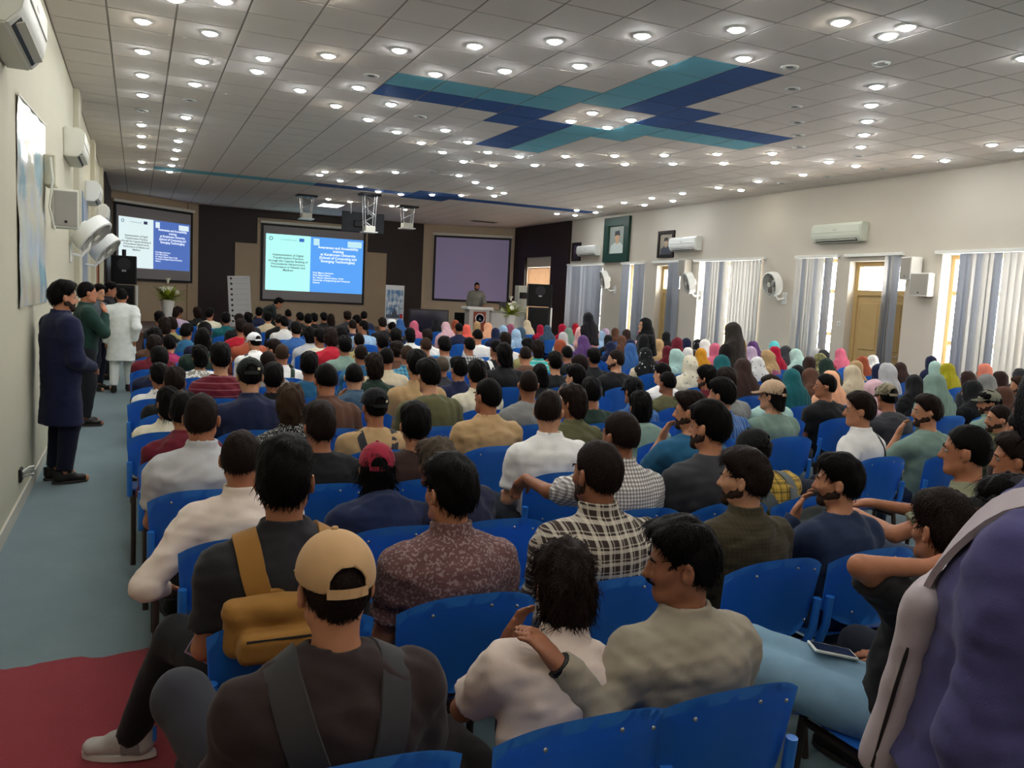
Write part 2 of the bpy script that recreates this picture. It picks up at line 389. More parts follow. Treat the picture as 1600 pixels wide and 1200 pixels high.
# ------------------------------------------------------------------ downlights, where the photograph shows them
_s = 0.3375
L1 = [(660,95),(660,235),(660,345),(660,437),(655,575),(655,628),(655,675),(657,747),(657,780),(972,150),(935,280),(903,387),(860,541),(840,598),(825,650),(817,692),(808,733),(795,763),(785,793),(1220,268),(1190,327),(1520,255),(1390,415),(1555,487),(1035,0),(1480,808),(1505,793),(1575,835),(1520,920)]
O1 = [(655,510),(878,463)]
L2 = [(278,230),(627,210),(997,188),(1403,162),(445,340),(767,325),(1113,302),(1483,285),(88,402),(240,480),(135,550),(267,608),(491,600),(380,658),(595,655),(478,702),(688,702),(575,745),(713,763),(835,722),(905,762),(1048,720),(1113,760),(1275,718),(1323,757),(1505,715),(1545,755),(1172,520),(1073,558),(1243,587),(1350,552),(93,793),(260,795),(8,835),(97,862),(180,885),(285,898),(430,900),(565,902),(555,810),(630,842),(698,868),(718,905),(762,892),(50,932),(243,952),(305,968),(1008,988),(1092,995),(1100,972),(1207,955),(1187,982),(1318,936),(1413,947),(1447,915),(1545,928),(1590,893)]
O2 = [(148,350),(375,540),(430,793)]
L3 = [(268,133),(303,268),(750,100),(970,165),(917,398),(893,484),(875,558),(860,621),(845,677),(822,765),(697,747),(180,710),(435,707),(210,753),(448,749),(370,837),(577,806),(185,866),(290,878),(1110,720),(1235,740),(1452,667),(1580,690)]
O3 = [(515,310),(525,410),(537,493),(550,566),(553,625),(558,680),(937,292),(833,722),(690,818),(480,848),(942,780)]
LAMPS = []
for L, ox, on in ((L1, 0, 1), (L2, 530, 1), (L3, 1060, 1), (O1, 0, 0), (O2, 530, 0), (O3, 1060, 0)):
    for x, y in L:
        d = ray(ox+x*_s, y*_s); t = (ZC-CAM_H)/d.z; LAMPS.append((d.x*t, d.y*t, on))
# the rows go on overhead, out of the frame, as far as the rear wall
for k in range(9):
    LAMPS.append((0.3, 8.3-1.2*k, 1)); LAMPS.append((1.5, 7.4-1.2*k, 1)) if k < 8 else None
for x in (2.9, 4.5, 6.1, 7.7, 9.3, 10.9):
    for y in (5.4, 3.0, 0.6, -1.4): LAMPS.append((x, y, 1))
M_ring = mat('white_lamp_ring', (220, 220, 216), 0.4)
def lamp_mat(name, col, s):
    m = bpy.data.materials.new(name); m.use_nodes = True; nt = m.node_tree
    e = nt.nodes.new('ShaderNodeEmission'); e.inputs['Color'].default_value = (*col, 1); e.inputs['Strength'].default_value = s
    nt.nodes.remove(nt.nodes['Principled BSDF']); nt.links.new(e.outputs[0], nt.nodes['Material Output'].inputs['Surface'])
    return m
M_cool = lamp_mat('cool_white_lamp', (0.93, 0.97, 1.0), LAMP_STRENGTH); M_warm = lamp_mat('warm_white_lamp', (1.0, 0.93, 0.8), LAMP_STRENGTH)
M_off = mat('unlit_lamp_lens', (92, 84, 78), 0.25)
RING = mesh_of(lathe([(0.066, -0.002), (0.07, -0.012), (0.09, -0.01), (0.094, 0.0), (0.066, 0.0)], 16), 'ring', True)
LENS = mesh_of(lathe([(0.0005, -0.034), (0.03, -0.031), (0.052, -0.022), (0.063, -0.01), (0.066, -0.001)], 16), 'lens', True)
OFFL = mesh_of(lathe([(0.066, -0.001), (0.05, 0.0), (0.03, -0.004), (0.0005, -0.005)][::-1], 16), 'lens', True)
_done = []; _lampinfo = []
for (x, y, on) in LAMPS:
    x = min(max(x, XL+0.15), XR-0.15); y = min(max(y, YB+0.2), 28.4)
    if any((x-a)**2+(y-b)**2 < 0.05 for a, b in _done): continue
    _done.append((x, y))
    t = thing('ceiling_downlight', 'lamp', 'ceiling light', (x, y, ZC), 0, 'ceiling downlights')
    obj('trim_ring', RING, M_ring, t, loc=(0, 0, -0.001)); obj('lens', LENS if on else OFFL, (M_warm if rnd.random() < 0.3 else M_cool) if on else M_off, t, loc=(0, 0, -0.0015))
    _lampinfo.append((x, y, on, t))
# labels by row: distance from the left wall and from the rear
_rows = {}
def ordinal(n):
    w = ['', 'first', 'second', 'third', 'fourth', 'fifth', 'sixth', 'seventh', 'eighth', 'ninth', 'tenth', 'eleventh', 'twelfth', 'thirteenth', 'fourteenth', 'fifteenth', 'sixteenth', 'seventeenth', 'eighteenth', 'nineteenth']
    t = {2: 'twenty', 3: 'thirty', 4: 'forty', 5: 'fifty', 6: 'sixty', 7: 'seventy', 8: 'eighty', 9: 'ninety'}
    if n < 20: return w[n]
    if n % 10 == 0: return t[n//10][:-1]+'ieth'
    return t[n//10]+'-'+w[n % 10]
def zone(x, y):
    a = 'by the cream left wall' if x < 2 else 'by the window wall' if x > 10.6 else 'over the middle seats'
    b = 'near the stage' if y > 18 else 'behind the blue ceiling pattern' if y > 13.6 else 'beside the blue ceiling pattern' if y > 7 else 'over the rear rows'
    return b+' '+a
_z = {}
for x, y, on, t in _lampinfo: _z.setdefault((zone(x, y), on), []).append((y, x, t))
for (zn, on), L in _z.items():
    L.sort(key=lambda q: (q[0], q[1]))
    for k, (y, x, t) in enumerate(L):
        t['label'] = ('glowing' if on else 'unlit')+' round downlight '+zn+', '+ordinal(k+1)+' nearest'
# ------------------------------------------------------------------ fittings on the walls
def at_x(px, py, x):
    d = ray(px, py); t = x/d.x; return Vector((x, d.y*t, d.z*t+CAM_H))
def at_y(px, py, y):
    d = ray(px, py); t = y/d.y; return Vector((d.x*t, y, d.z*t+CAM_H))
def at_z(px, py, z):
    d = ray(px, py); t = (z-CAM_H)/d.z; return Vector((d.x*t, d.y*t, z))

def air_conditioner(label, x, y, z, side, L=1.1, H=0.32, D=0.22, mm=None):
    """split unit: rounded case, front flap, outlet louvre, inlet slots; local y runs along the wall, local x away from it"""
    mm = mm or M_white
    t = thing('air_conditioner', label, 'air conditioner', (x, y, z), 0 if side < 0 else PI, 'split air conditioners')
    prof = [(0.0, 0.0), (D*0.62, 0.0), (D*0.92, H*0.2), (D, H*0.42), (D*0.98, H*0.85), (D*0.8, H), (0.0, H)]
    bm = bmesh.new(); r0 = [bm.verts.new((a, -L/2, b)) for a, b in prof]; r1 = [bm.verts.new((a, L/2, b)) for a, b in prof]
    n = len(prof); bm.faces.new(r0); bm.faces.new(r1[::-1])
    for k in range(n): bm.faces.new((r0[k], r0[(k+1) % n], r1[(k+1) % n], r1[k]))
    bmesh.ops.bevel(bm, geom=[e for e in bm.edges], offset=0.012, segments=2, affect='EDGES')
    body = obj('case', bm, mm, t, smooth=True)
    a = math.atan2(H*0.2, D*0.3)
    o = obj('outlet', boxes(((-0.035, -L/2+0.1, -0.004), (0.035, L/2-0.1, 0.002))), M_blk, t, loc=(D*0.77, 0, H*0.1), rot=(0, -a, 0))
    obj('louvre', bevel_box((-0.028, -L/2+0.11, -0.004), (0.028, L/2-0.11, 0.004), 0.003, 1), mm, o, loc=(0.012, 0, -0.012), rot=(0, 0.5, 0))
    f = obj('front_panel', bevel_box((-0.004, -L/2+0.02, 0), (0.008, L/2-0.02, H*0.36), 0.004, 1), mm, t, loc=(D, 0, H*0.5))
    obj('badge', boxes(((0.008, -0.05, H*0.1), (0.0095, 0.05, H*0.15))), M_grey, f)
    return t
air_conditioner('cream air conditioner cut off by the corner of the photo above the map', XL, 5.95, 3.1, -1, 1.15, 0.4, 0.24, M_offw)
air_conditioner('second cream air conditioner along the left wall, above the grey speaker box', XL, 11.75, 3.16, -1, 1.1, 0.34, 0.22, M_offw)
air_conditioner('white air conditioner on the left wall above the blue notice', XL+0.0, 16.2, 3.02, -1, 1.1, 0.34)
air_conditioner('farthest white air conditioner on the left wall, next to the stage', XL+0.0, 20.6, 3.0, -1, 1.1, 0.34)
air_conditioner('small white air conditioner between the two framed photos near the stage', XR, 21.89, 3.14, 1, 1.12, 0.31)
air_conditioner('white air conditioner right of the middle framed portrait', XR, 17.05, 3.14, 1, 1.1, 0.34)
air_conditioner('greenish white air conditioner alone above the near panelled door', XR, 12.1, 3.15, 1, 1.24, 0.36, mm=mat('aged_white_plastic', (206, 212, 198), 0.45, 0.04, 5))

def wall_fan(label, c, wall_x, yaw, tilt):
    """bracket fan: wall plate, arm, motor, dished housing, guard rings and spokes, blades"""
    t = thing('wall_fan', label, 'fan', (wall_x, c.y, c.z-0.28), 0, 'bracket wall fans')
    s = 1 if wall_x < 5 else -1
    obj('wall_plate', bevel_box((-0.02 if s < 0 else 0, -0.07, -0.12), (0.0 if s < 0 else 0.02, 0.07, 0.12), 0.008, 1), M_white, t)
    v = Vector((c.x-wall_x, 0, 0.28))
    obj('arm', tube(((0, 0, 0.0), (v.x*0.5, 0, -0.03), (v.x*0.86, 0, 0.08), (v.x*0.95, 0, 0.26)), 0.022, 8), M_white, t)
    h = obj('motor_housing', lathe([(0.02, -0.16), (0.07, -0.155), (0.085, -0.1), (0.09, -0.03), (0.06, 0.0)], 18), M_white, t, smooth=True, loc=(v.x, 0, 0.28))
    # fan axis is local z, turned to face the hall
    h.rotation_euler = Vector((math.cos(yaw)*math.cos(tilt), math.sin(yaw)*math.cos(tilt), math.sin(tilt))).to_track_quat('Z', 'Y').to_euler()
    R = 0.25
    bm = bmesh.new(); add_lathe(bm, [(R-0.02, -0.07), (R, -0.08), (R+0.012, 0.0), (R+0.012, 0.075), (R-0.012, 0.085), (R-0.015, 0.0), (R-0.03, -0.06)], 32)
    for f in [f for f in bm.faces if len(f.verts) > 4]: bm.faces.remove(f)
    obj('shroud', bm, M_white, h, smooth=True)
    bm = bmesh.new()
    for rr in (0.09, 0.13, 0.17, 0.21):
        add_tube(bm, [(rr*math.cos(2*PI*k/24), rr*math.sin(2*PI*k/24), 0.085) for k in range(25)], 0.003, 4, cap=False)
    for k in range(16): add_tube(bm, [(0.05*math.cos(2*PI*k/16), 0.05*math.sin(2*PI*k/16), 0.088), (R*math.cos(2*PI*k/16), R*math.sin(2*PI*k/16), 0.078)], 0.0028, 4)
    obj('guard', bm, M_grey, h)
    obj('guard_badge', lathe([(0.0005, 0.1), (0.05, 0.096), (0.055, 0.084)], 16), M_offw, h)
    for k in range(3):
        bm = bmesh.new(); ring = []
        for i in range(7):
            r = 0.05+0.165*i/6; w = 0.045+0.06*math.sin(PI*min(1, i/5))
            ring.append((bm.verts.new((r, -w*0.7, 0.035)), bm.verts.new((r, w*0.7, -0.005))))
        for (a, b), (c2, d) in zip(ring, ring[1:]): bm.faces.new((a, b, d, c2))
        obj('blade', bm, mat('brown_fan_blade', (92, 74, 66), 0.4), h, rot=(0, 0, 2*PI*k/3))
    obj('back_disc', lathe([(0.0005, -0.065), (R-0.03, -0.06), (R-0.03, -0.05), (0.0005, -0.055)], 28), mat('fan_back_plastic', (84, 72, 66), 0.6), h)  # dark grey-brown plastic disc behind the blades
    return t
wall_fan('white wall fan beside the big green-framed portrait', at_x(945, 437, XR-0.36), XR, PI*0.9, -0.25)
wall_fan('white wall fan next to the far panelled door', at_x(1077, 442, XR-0.36), XR, PI*0.88, -0.25)
wall_fan('white wall fan on the bare wall between two bright windows', at_x(1207, 444, XR-0.36), XR, PI*0.95, -0.2)
wall_fan('nearer grey-white bracket fan on the left wall', at_y(143, 364, 12.2), XL, -0.3, -0.75)
wall_fan('farther grey-white bracket fan on the left wall', at_y(164, 387, 15.2), XL, -0.3, -0.75)

def speaker_box(label, x, y, z, w, h, d, rz, m, bracket=True):
    t = thing('wall_speaker', label, 'speaker', (x, y, z), rz, 'wall speakers')
    obj('cabinet', bevel_box((-w/2, -d, 0), (w/2, 0, h), 0.012, 2), m, t)
    obj('grille', bevel_box((-w/2+0.015, -d-0.008, 0.02), (w/2-0.015, -d, h-0.02), 0.004, 1), mat('grey_grille_cloth', (158, 154, 146), 0.9, 0.06, 90), t)
    obj('emblem', lathe([(0.014, 0), (0.012, 0.004), (0.0005, 0.005)], 12, Matrix.Translation((0, -d-0.008, 0.06)) @ Matrix.Rotation(PI/2, 4, 'X')), M_darksteel, t)
    if bracket: obj('bracket', boxes(((-0.03, 0, h*0.4), (0.03, 0.1, h*0.6))), M_darksteel, t)
    return t
sp = at_x(100, 358, XL+0.16)
speaker_box('beige-grey speaker box on the left wall behind the map', XL+0.16, sp.y, sp.z, 0.22, 0.36, 0.2, 0.15, M_offw, False)
t = thing('junction_box', 'cream metal box with cable fixed over the grey speaker box', 'box', (XL+0.01, sp.y-0.05, sp.z+0.38))
obj('cover', bevel_box((0, -0.16, 0), (0.1, 0.16, 0.28), 0.01, 1), M_wall, t)
obj('cable', tube([(0.06, -0.17, 0.25), (0.08, -0.21, 0.05), (0.05, -0.2, -0.2), (0.09, -0.15, -0.4)], 0.012, 6), M_offw, t)
speaker_box('upper pale speaker box beside the near panelled door', XR-0.02, 10.33, 2.42, 0.3, 0.4, 0.22, -PI/2-0.25, M_white)
speaker_box('lower pale speaker box beside the near panelled door', XR-0.02, 10.12, 2.14, 0.34, 0.4, 0.22, -PI/2+0.2, M_white)
speaker_box('grey speaker box behind the second wall fan', XR-0.02, 16.95, 2.5, 0.28, 0.42, 0.22, -PI/2, M_grey)

def framed(label, y0, y1, z0, z1, fw, frame_m, kind, bg, coat, skin=(196, 158, 124), hat=(60, 66, 70)):
    """framed portrait on the window wall: frame sides, mount, and a bust painted as raised layers"""
    t = thing('framed_portrait', label, 'picture', (XR, (y0+y1)/2, (z0+z1)/2))
    w, h = (y1-y0)/2, (z1-z0)/2; d = 0.05 if fw < 0.1 else 0.09
    for a, b in (((-d, -w, h-fw), (0, w, h)), ((-d, -w, -h), (0, w, -h+fw)), ((-d, -w, -h+fw), (0, -w+fw, h-fw)), ((-d, w-fw, -h+fw), (0, w, h-fw))):
        obj('frame_side', boxes((a, b)), frame_m, t)
    iw, ih = w-fw, h-fw; M90 = Matrix(((0, 1, 0, 0), (-1, 0, 0, 0), (0, 0, 1, 0), (0, 0, 0, 1)))
    p = obj('picture', boxes(((-0.02, -iw, -ih), (0, iw, ih))), mat('print_'+kind, bg, 0.4, 0.15, 3), t)
    def layer(name, pts, c, k):
        # outline in (right, up) seen from the hall, a thin raised print layer
        obj(name, prism([(x*iw, z*ih) for x, z in pts], 0.002, Matrix(((0, -1, 0, -0.021-0.001*k), (-1, 0, 0, 0), (0, 0, 1, 0), (0, 0, 0, 1)))), mat('ink_%d_%d_%d' % c, c, 0.5, 0.1, 10), p)
    ell = lambda cx, cz, rx, rz: [(cx+rx*math.cos(2*PI*k/20), cz+rz*math.sin(2*PI*k/20)) for k in range(20)]
    layer('printed_coat', [(-0.85, -1), (-0.8, -0.45), (-0.35, -0.2), (0.35, -0.2), (0.8, -0.45), (0.85, -1)], coat, 1)
    layer('printed_neck', [(-0.16, -0.3), (-0.16, 0.05), (0.16, 0.05), (0.16, -0.3)], skin, 2)
    layer('printed_face', ell(0, 0.18, 0.3, 0.27), skin, 3)
    layer('printed_cap', [(-0.34, 0.26), (-0.3, 0.62), (0.24, 0.66), (0.34, 0.28), (0, 0.34)], hat, 4)
    return t
M_frame = mat('dark_picture_frame', (34, 26, 24), 0.4, 0.2, 12); M_green = mat('dark_green_frame', (34, 62, 54), 0.45, 0.15, 6)
framed('small dark-framed photo of a standing figure, closest to the stage', 22.53, 23.06, 3.01, 3.58, 0.07, M_frame, 'violet', (86, 76, 96), (60, 52, 66), (150, 130, 130), (40, 36, 44))
framed('large portrait in a wide dark green frame on the window wall', 19.74, 21.07, 2.935, 4.2, 0.24, M_green, 'pale', (150, 158, 152), (196, 208, 204))
framed('middle-sized dark-framed portrait of a man in a grey cap', 17.63, 18.34, 3.0, 3.69, 0.08, M_frame, 'sepia', (150, 142, 128), (70, 74, 84), (176, 152, 128), (56, 54, 54))

# wall map behind plastic film
bm = bmesh.new(); n, k = 16, 18; V = []
for i in range(n+1):
    row = []
    for j in range(k+1):
        y, z = 7.0+1.95*i/n, 1.5+1.62*j/k-(0.1*(1-i/n))*(j/k)
        row.append(bm.verts.new((XL+0.012+0.006*math.sin(i*1.3+j*0.4)+0.004*math.sin(j*1.1), y, z)))
    V.append(row)
for i in range(n):
    for j in range(k): bm.faces.new((V[i][j], V[i+1][j], V[i+1][j+1], V[i][j+1]))
m = bpy.data.materials.new('printed_map'); m.use_nodes = True; nt = m.node_tree; b = nt.nodes['Principled BSDF']; b.inputs['Roughness'].default_value = 0.18
tc = nt.nodes.new('ShaderNodeTexCoord'); ns = nt.nodes.new('ShaderNodeTexNoise'); ns.inputs['Scale'].default_value = 1.6; ns.inputs['Detail'].default_value = 6
cr = nt.nodes.new('ShaderNodeValToRGB'); e = cr.color_ramp; e.interpolation = 'EASE'
e.elements[0].color = (*lin((150, 186, 200)), 1); e.elements[0].position = 0.36
e.elements[1].color = (*lin((206, 210, 206)), 1); e.elements[1].position = 0.43
q = e.elements.new(0.55); q.color = (*lin((214, 210, 188)), 1); q = e.elements.new(0.66); q.color = (*lin((196, 204, 214)), 1)
nt.links.new(tc.outputs['Object'], ns.inputs['Vector']); nt.links.new(ns.outputs['Fac'], cr.inputs[0]); nt.links.new(cr.outputs[0], b.inputs['Base Color'])
t = thing('wall_map', 'large pale printed map under shiny film on the left wall', 'map', (0, 0, 0))
obj('sheet', bm, m, t, smooth=True)
obj('hanging_rod', tube(((XL+0.015, 7.0, 3.03), (XL+0.015, 8.95, 3.13)), 0.01, 6), M_offw, t)
# notices and openings farther down the left wall
tag(obj('blue_notice', boxes(((XL+0.005, 13.7, 2.2), (XL+0.035, 14.5, 3.05))), mat('blue_notice_board', (58, 108, 146), 0.5, 0.1, 3)), 'blue notice board edge-on past the first pilaster', 'notice board')
tag(obj('pale_banner', boxes(((XL+0.005, 14.7, 0.9), (XL+0.025, 15.9, 3.0))), mat('pale_banner_print', (150, 158, 172), 0.6, 0.2, 2)), 'pale grey-blue banner hanging past the blue notice board', 'banner')
d = struct('door_3', boxes(((XL, 18.3, 0), (XL+0.05, 18.4, 2.9)), ((XL, 19.8, 0), (XL+0.05, 19.9, 2.9)), ((XL, 18.4, 2.8), (XL+0.05, 19.8, 2.9))), M_brown)
obj('door_leaf', boxes(((XL, 18.4, 0.01), (XL+0.03, 19.8, 2.8))), mat('orange_brown_wood', (150, 92, 54), 0.5, 0.2, 4), d)
t = thing('wall_socket', 'open wall socket with loose cables low on the left wall', 'socket', (XL, 6.96, 0.26))
obj('back_plate', bevel_box((0, -0.06, -0.05), (0.02, 0.06, 0.05), 0.005, 1), M_darksteel, t)
for k, (dy, dz) in enumerate(((0.12, 0.03), (0.16, -0.01), (0.1, -0.03))):
    obj('cable', tube([(0.015, 0, 0.02-0.02*k), (0.06, 0.03, 0.05-0.03*k), (0.09, dy*0.6, dz+0.02), (0.07, dy, dz)], 0.006, 6), M_steel if k else M_white, t)
t = thing('light_switch', 'small white switch plate left of the near panelled door', 'switch', (XR, 11.99, 1.58))
obj('plate', bevel_box((-0.012, -0.045, -0.045), (0, 0.045, 0.045), 0.004, 1), M_white, t); obj('rocker', boxes(((-0.018, -0.02, -0.025), (-0.012, 0.02, 0.025))), M_grey, t)

# ------------------------------------------------------------------ projection screens
def emis(name, rgb, s):
    if name in _mats: return _mats[name]
    m = bpy.data.materials.new(name); m.use_nodes = True; b = m.node_tree.nodes['Principled BSDF']; c = (*lin(rgb), 1)
    b.inputs['Base Color'].default_value = (*[x*0.5 for x in c[:3]], 1); b.inputs['Emission Color'].default_value = c; b.inputs['Emission Strength'].default_value = s
    _mats[name] = m; return m
def screen(label, F, s0, s1, z0, z1, cloth, slide=None, tone=None):
    t = thing('projection_screen', label, 'screen'); t.matrix_world = F @ Matrix.Translation((s0, 0, z0))
    w, h = s1-s0, z1-z0
    obj('screen_cloth', boxes(((0, -0.03, 0), (w, -0.02, h))), cloth, t)
    for a, b in (((0, -0.036, h-0.07), (w, -0.03, h)), ((0, -0.036, 0), (w, -0.03, 0.07)), ((0, -0.036, 0.07), (0.08, -0.03, h-0.07)), ((w-0.08, -0.036, 0.07), (w, -0.03, h-0.07))):
        obj('black_border', boxes((a, b)), M_blk, t)
    obj('roller_case', bevel_box((-0.05, -0.1, h), (w+0.05, 0.0, h+0.09), 0.02, 2), M_offw, t)
    if slide:
        a, b, c, d, split = slide; a -= s0; b -= s0; split -= s0; c -= z0; d -= z0
        sl = obj('slide', boxes(((a, -0.0355, c), (split, -0.031, d))), tone[0], t)
        sr = obj('slide', boxes(((split, -0.0355, c), (b, -0.031, d))), tone[1], t)
        W, H = b-a, d-c
        def put(body, x, z, size, m, par, al='CENTER', bold=False, line=1.0):
            obj('lettering', text_mesh(body, size, al, bold, line), m, par, loc=(x, -0.0365, z), rot=(PI/2, 0, 0))
        put('Implementation of Digital\nTransformation Practices\nthrough the Capacity Building of\nPre-academia Infrastructure\nPerformance in Pakistan and\nMaldives', (a+split)/2, c+H*0.62, W*0.030, tone[2], sl, bold=True, line=1.02)
        put('Awareness and Accessibility\ntraining\nat Karakoram University\n(School of Computing and\nEmerging Technologies)', (split+b)/2+W*0.01, c+H*0.80, W*0.037, tone[3], sr, bold=True, line=0.95)
        put('Prof. Manos Antoniou\nProf. Nikos Petros\nDr. Nasser Ahmed (Assoc. Prof)\nUniversity of Engineering and Computer\nScience', split+W*0.03, c+H*0.34, W*0.024, tone[3], sr, 'LEFT', bold=True, line=1.05)
        put('Co-funded project', a+W*0.14, d-H*0.1, W*0.022, tone[4], sl, 'LEFT')
        ring = bmesh.new(); add_tube(ring, [(a+W*0.05+W*0.016*math.cos(2*PI*k/14), -0.037, d-H*0.08+W*0.016*math.sin(2*PI*k/14)) for k in range(15)], W*0.004, 5, cap=False)
        obj('emblem', ring, tone[4], sl)
        fl = obj('flag_mark', boxes(((a+W*0.33, -0.0372, d-H*0.11), (a+W*0.38, -0.0355, d-H*0.05))), tone[5], sl)
        obj('crest_mark', boxes(((split+W*0.03, -0.0372, d-H*0.15), (split+W*0.09, -0.0355, d-H*0.03))), tone[6], sr)
        lg = obj('logo_plate', boxes(((b-W*0.17, -0.0372, d-H*0.15), (b-W*0.02, -0.0355, d-H*0.04))), tone[6], sr)
        put('Capacity', b-W*0.095, d-H*0.115, W*0.024, tone[4], sr)
    return t
M_cloth = mat('grey_screen_cloth', (150, 146, 148), 0.9)
ink = emis('slide_ink', (70, 100, 104), 0.25); wht = emis('slide_white_text', (236, 244, 255), 0.9); pale = emis('slide_pale_ink', (96, 150, 168), 0.4)
C_T = (emis('slide_mint', (168, 232, 228), 0.85), emis('slide_blue', (78, 148, 226), 0.85), ink, wht, pale, emis('slide_flag', (50, 104, 190), 0.7), emis('slide_light_mark', (178, 216, 226), 0.85))
L_T = (emis('slide_cool_white', (206, 222, 224), 0.85), emis('slide_indigo', (74, 104, 174), 0.8), emis('slide_ink2', (90, 96, 100), 0.3), wht, pale, emis('slide_flag2', (36, 56, 96), 0.5), emis('slide_light_mark2', (206, 220, 226), 0.85))
screen('wide screen in the middle with a mint and bright blue slide', FC, 1.97, 5.54, 1.25, 3.85, M_cloth, (2.13, 5.47, 1.63, 3.52, 3.62), C_T)
screen('angled screen beside the left wall with a white and indigo slide', FL, 0.2, 3.16, 1.72, 3.97, M_cloth, (0.36, 3.04, 2.1, 3.58, 1.6), L_T)
screen('blank violet-grey screen behind the speaker at the lectern', FR, 0.5, 3.32, 1.54, 3.9, mat('violet_grey_screen', (150, 140, 176), 0.9, emit=0.12))

# ------------------------------------------------------------------ hung from the ceiling
def projector(label, px, ytop, ybot, Y, w, big=False):
    a = at_z(px, ytop, ZC); Y = a.y; bot = at_y(px, ybot, Y)
    t = thing('ceiling_projector', label, 'projector', (a.x, Y, ZC)); drop = ZC-bot.z
    obj('ceiling_plate', bevel_box((-w*0.9, -0.2, -0.05), (w*0.9, 0.2, 0), 0.01, 1), M_blk, t)
    for sx in (-1, 1):
        for sy in (-1, 1):
            obj('hanging_rod', tube(((sx*w*0.55, sy*0.12, -0.04), (sx*w*0.4, sy*0.12, -drop+0.1)), 0.014, 6), M_steel, t)
    bm = bmesh.new()
    for k in range(5 if big else 3):
        n = 5 if big else 3; z0, z1 = -0.04-(drop-0.15)*k/n, -0.04-(drop-0.15)*(k+1)/n; s = 1 if k % 2 else -1
        for sy in (-1, 1): add_tube(bm, ((s*w*0.5, sy*0.12, z0), (-s*w*0.45, sy*0.12, z1)), 0.009, 5)
    obj('cross_brace', bm, M_steel, t)
    obj('tray', boxes(((-w*0.62, -0.22, -drop), (w*0.62, 0.22, -drop+0.03))), M_white, t)
    p = obj('projector_body', bevel_box((-w*0.45, -0.17, -drop+0.03), (w*0.45, 0.17, -drop+0.17), 0.02, 2), M_offw, t)
    obj('lens', lathe([(0.05, 0), (0.05, 0.05), (0.04, 0.052), (0.035, 0.03), (0.0005, 0.03)], 14, Matrix.Translation((w*0.15, 0.17, -drop+0.1)) @ Matrix.Rotation(-PI/2, 4, 'X')), M_blk, p)
    return t
projector('left ceiling projector on a thin frame before the wide screen', 479, 305, 343, 23, 0.3)
projector('tall white lattice-hung projector in front of the black hanging television', 578, 303, 364, 21.5, 0.3, True)
projector('right ceiling projector hanging before the dark panel', 637, 322, 358, 23.5, 0.32)
# television seen from behind
a, b = at_y(535, 329, 22.6), at_y(600, 366, 22.6)
t = thing('hanging_television', 'black television seen from behind, hung from the ceiling', 'television', ((a.x+b.x)/2, 22.6, (a.z+b.z)/2)); w, h = (b.x-a.x)/2, (a.z-b.z)/2
obj('casing', bevel_box((-w, 0, -h), (w, 0.06, h), 0.012, 2), mat('black_television_back', (30, 34, 38), 0.5, 0.15, 6), t)
obj('rear_bulge', bevel_box((-w*0.45, -0.05, -h*0.5), (w*0.35, 0.0, h*0.2), 0.02, 2), M_blk, t)
for x in (-w*0.6, w*0.2): obj('hanger', tube(((x, 0.0, h*0.8), (x, 0.0, ZC-(a.z+b.z)/2)), 0.014, 6), M_steel, t)
a, b = at_z(499, 319, ZC), at_z(526, 325, ZC)
t = thing('panel_light', 'bright rectangular light panel in the ceiling over the wide screen', 'ceiling light', ((a.x+b.x)/2, a.y, ZC))
obj('panel_frame', boxes(((-0.34, -0.5, -0.014), (0.34, 0.5, -0.002))), M_white, t); obj('diffuser', boxes(((-0.3, -0.46, -0.018), (0.3, 0.46, -0.014))), lamp_mat('panel_glow', (0.95, 0.98, 1.0), 5.0), t)
t = thing('ceiling_vent', 'grey slatted vent in the ceiling above the blank screen', 'vent', (*at_z(756, 346, ZC).xy, ZC))
obj('vent_frame', boxes(((-0.45, -0.2, -0.015), (0.45, 0.2, -0.001))), M_grey, t)
for k in range(5): obj('slat', boxes(((-0.42, -0.17+0.07*k, -0.022), (0.42, -0.14+0.07*k, -0.015))), M_darksteel, t)

# ------------------------------------------------------------------ on the stage
ZS = 0.5
def floor_speaker(label, x, y, zb, w, h, d, rz, pole_m):
    t = thing('loudspeaker', label, 'loudspeaker', (x, y, ZS), rz)
    c = obj('cabinet', bevel_box((-w/2, 0, zb-ZS), (w/2, d, zb-ZS+h), 0.02, 2), M_blk, t)
    obj('grille', bevel_box((-w/2+0.03, -0.015, zb-ZS+0.03), (w/2-0.03, 0, zb-ZS+h-0.03), 0.01, 1), M_blk2, c)
    obj('badge', boxes(((-0.05, -0.018, zb-ZS+h*0.44), (0.05, -0.015, zb-ZS+h*0.5))), M_steel, c)
    obj('horn', lathe([(0.16, 0), (0.12, 0.03), (0.05, 0.05), (0.0005, 0.05)], 20, Matrix.Translation((0, -0.016, zb-ZS+h*0.7)) @ Matrix.Rotation(-PI/2, 4, 'X')), mat('dark_speaker_cone', (34, 34, 38), 0.5), c)
    s = obj('subwoofer', bevel_box((-w*0.42, 0.02, 0), (w*0.42, d, zb-ZS-0.02), 0.02, 2), M_blk, t)
    obj('sub_grille', bevel_box((-w*0.36, 0.005, 0.06), (w*0.36, 0.02, zb-ZS-0.1), 0.006, 1), M_blk2, s)
    obj('white_post', tube(((w*0.5, 0.05, 0), (w*0.5, 0.05, zb-ZS-0.02)), 0.03, 8), pole_m, t)
    return t
a, b = at_y(172, 398, 23.2), at_y(215, 445, 23.2)
floor_speaker('black loudspeaker stack by the angled screen at the left wall', (a.x+b.x)/2, 23.2, b.z, b.x-a.x-0.04, a.z-b.z, 0.45, 0, M_white)
o = obj('microphone_stub', tube(((0, 0.2, 0), (0, 0.2, 0.16)), 0.05, 10), M_blk); o.location = ((a.x+b.x)/2+0.0, 23.2, a.z); tag(o, 'small black knob standing on the left loudspeaker', 'knob')
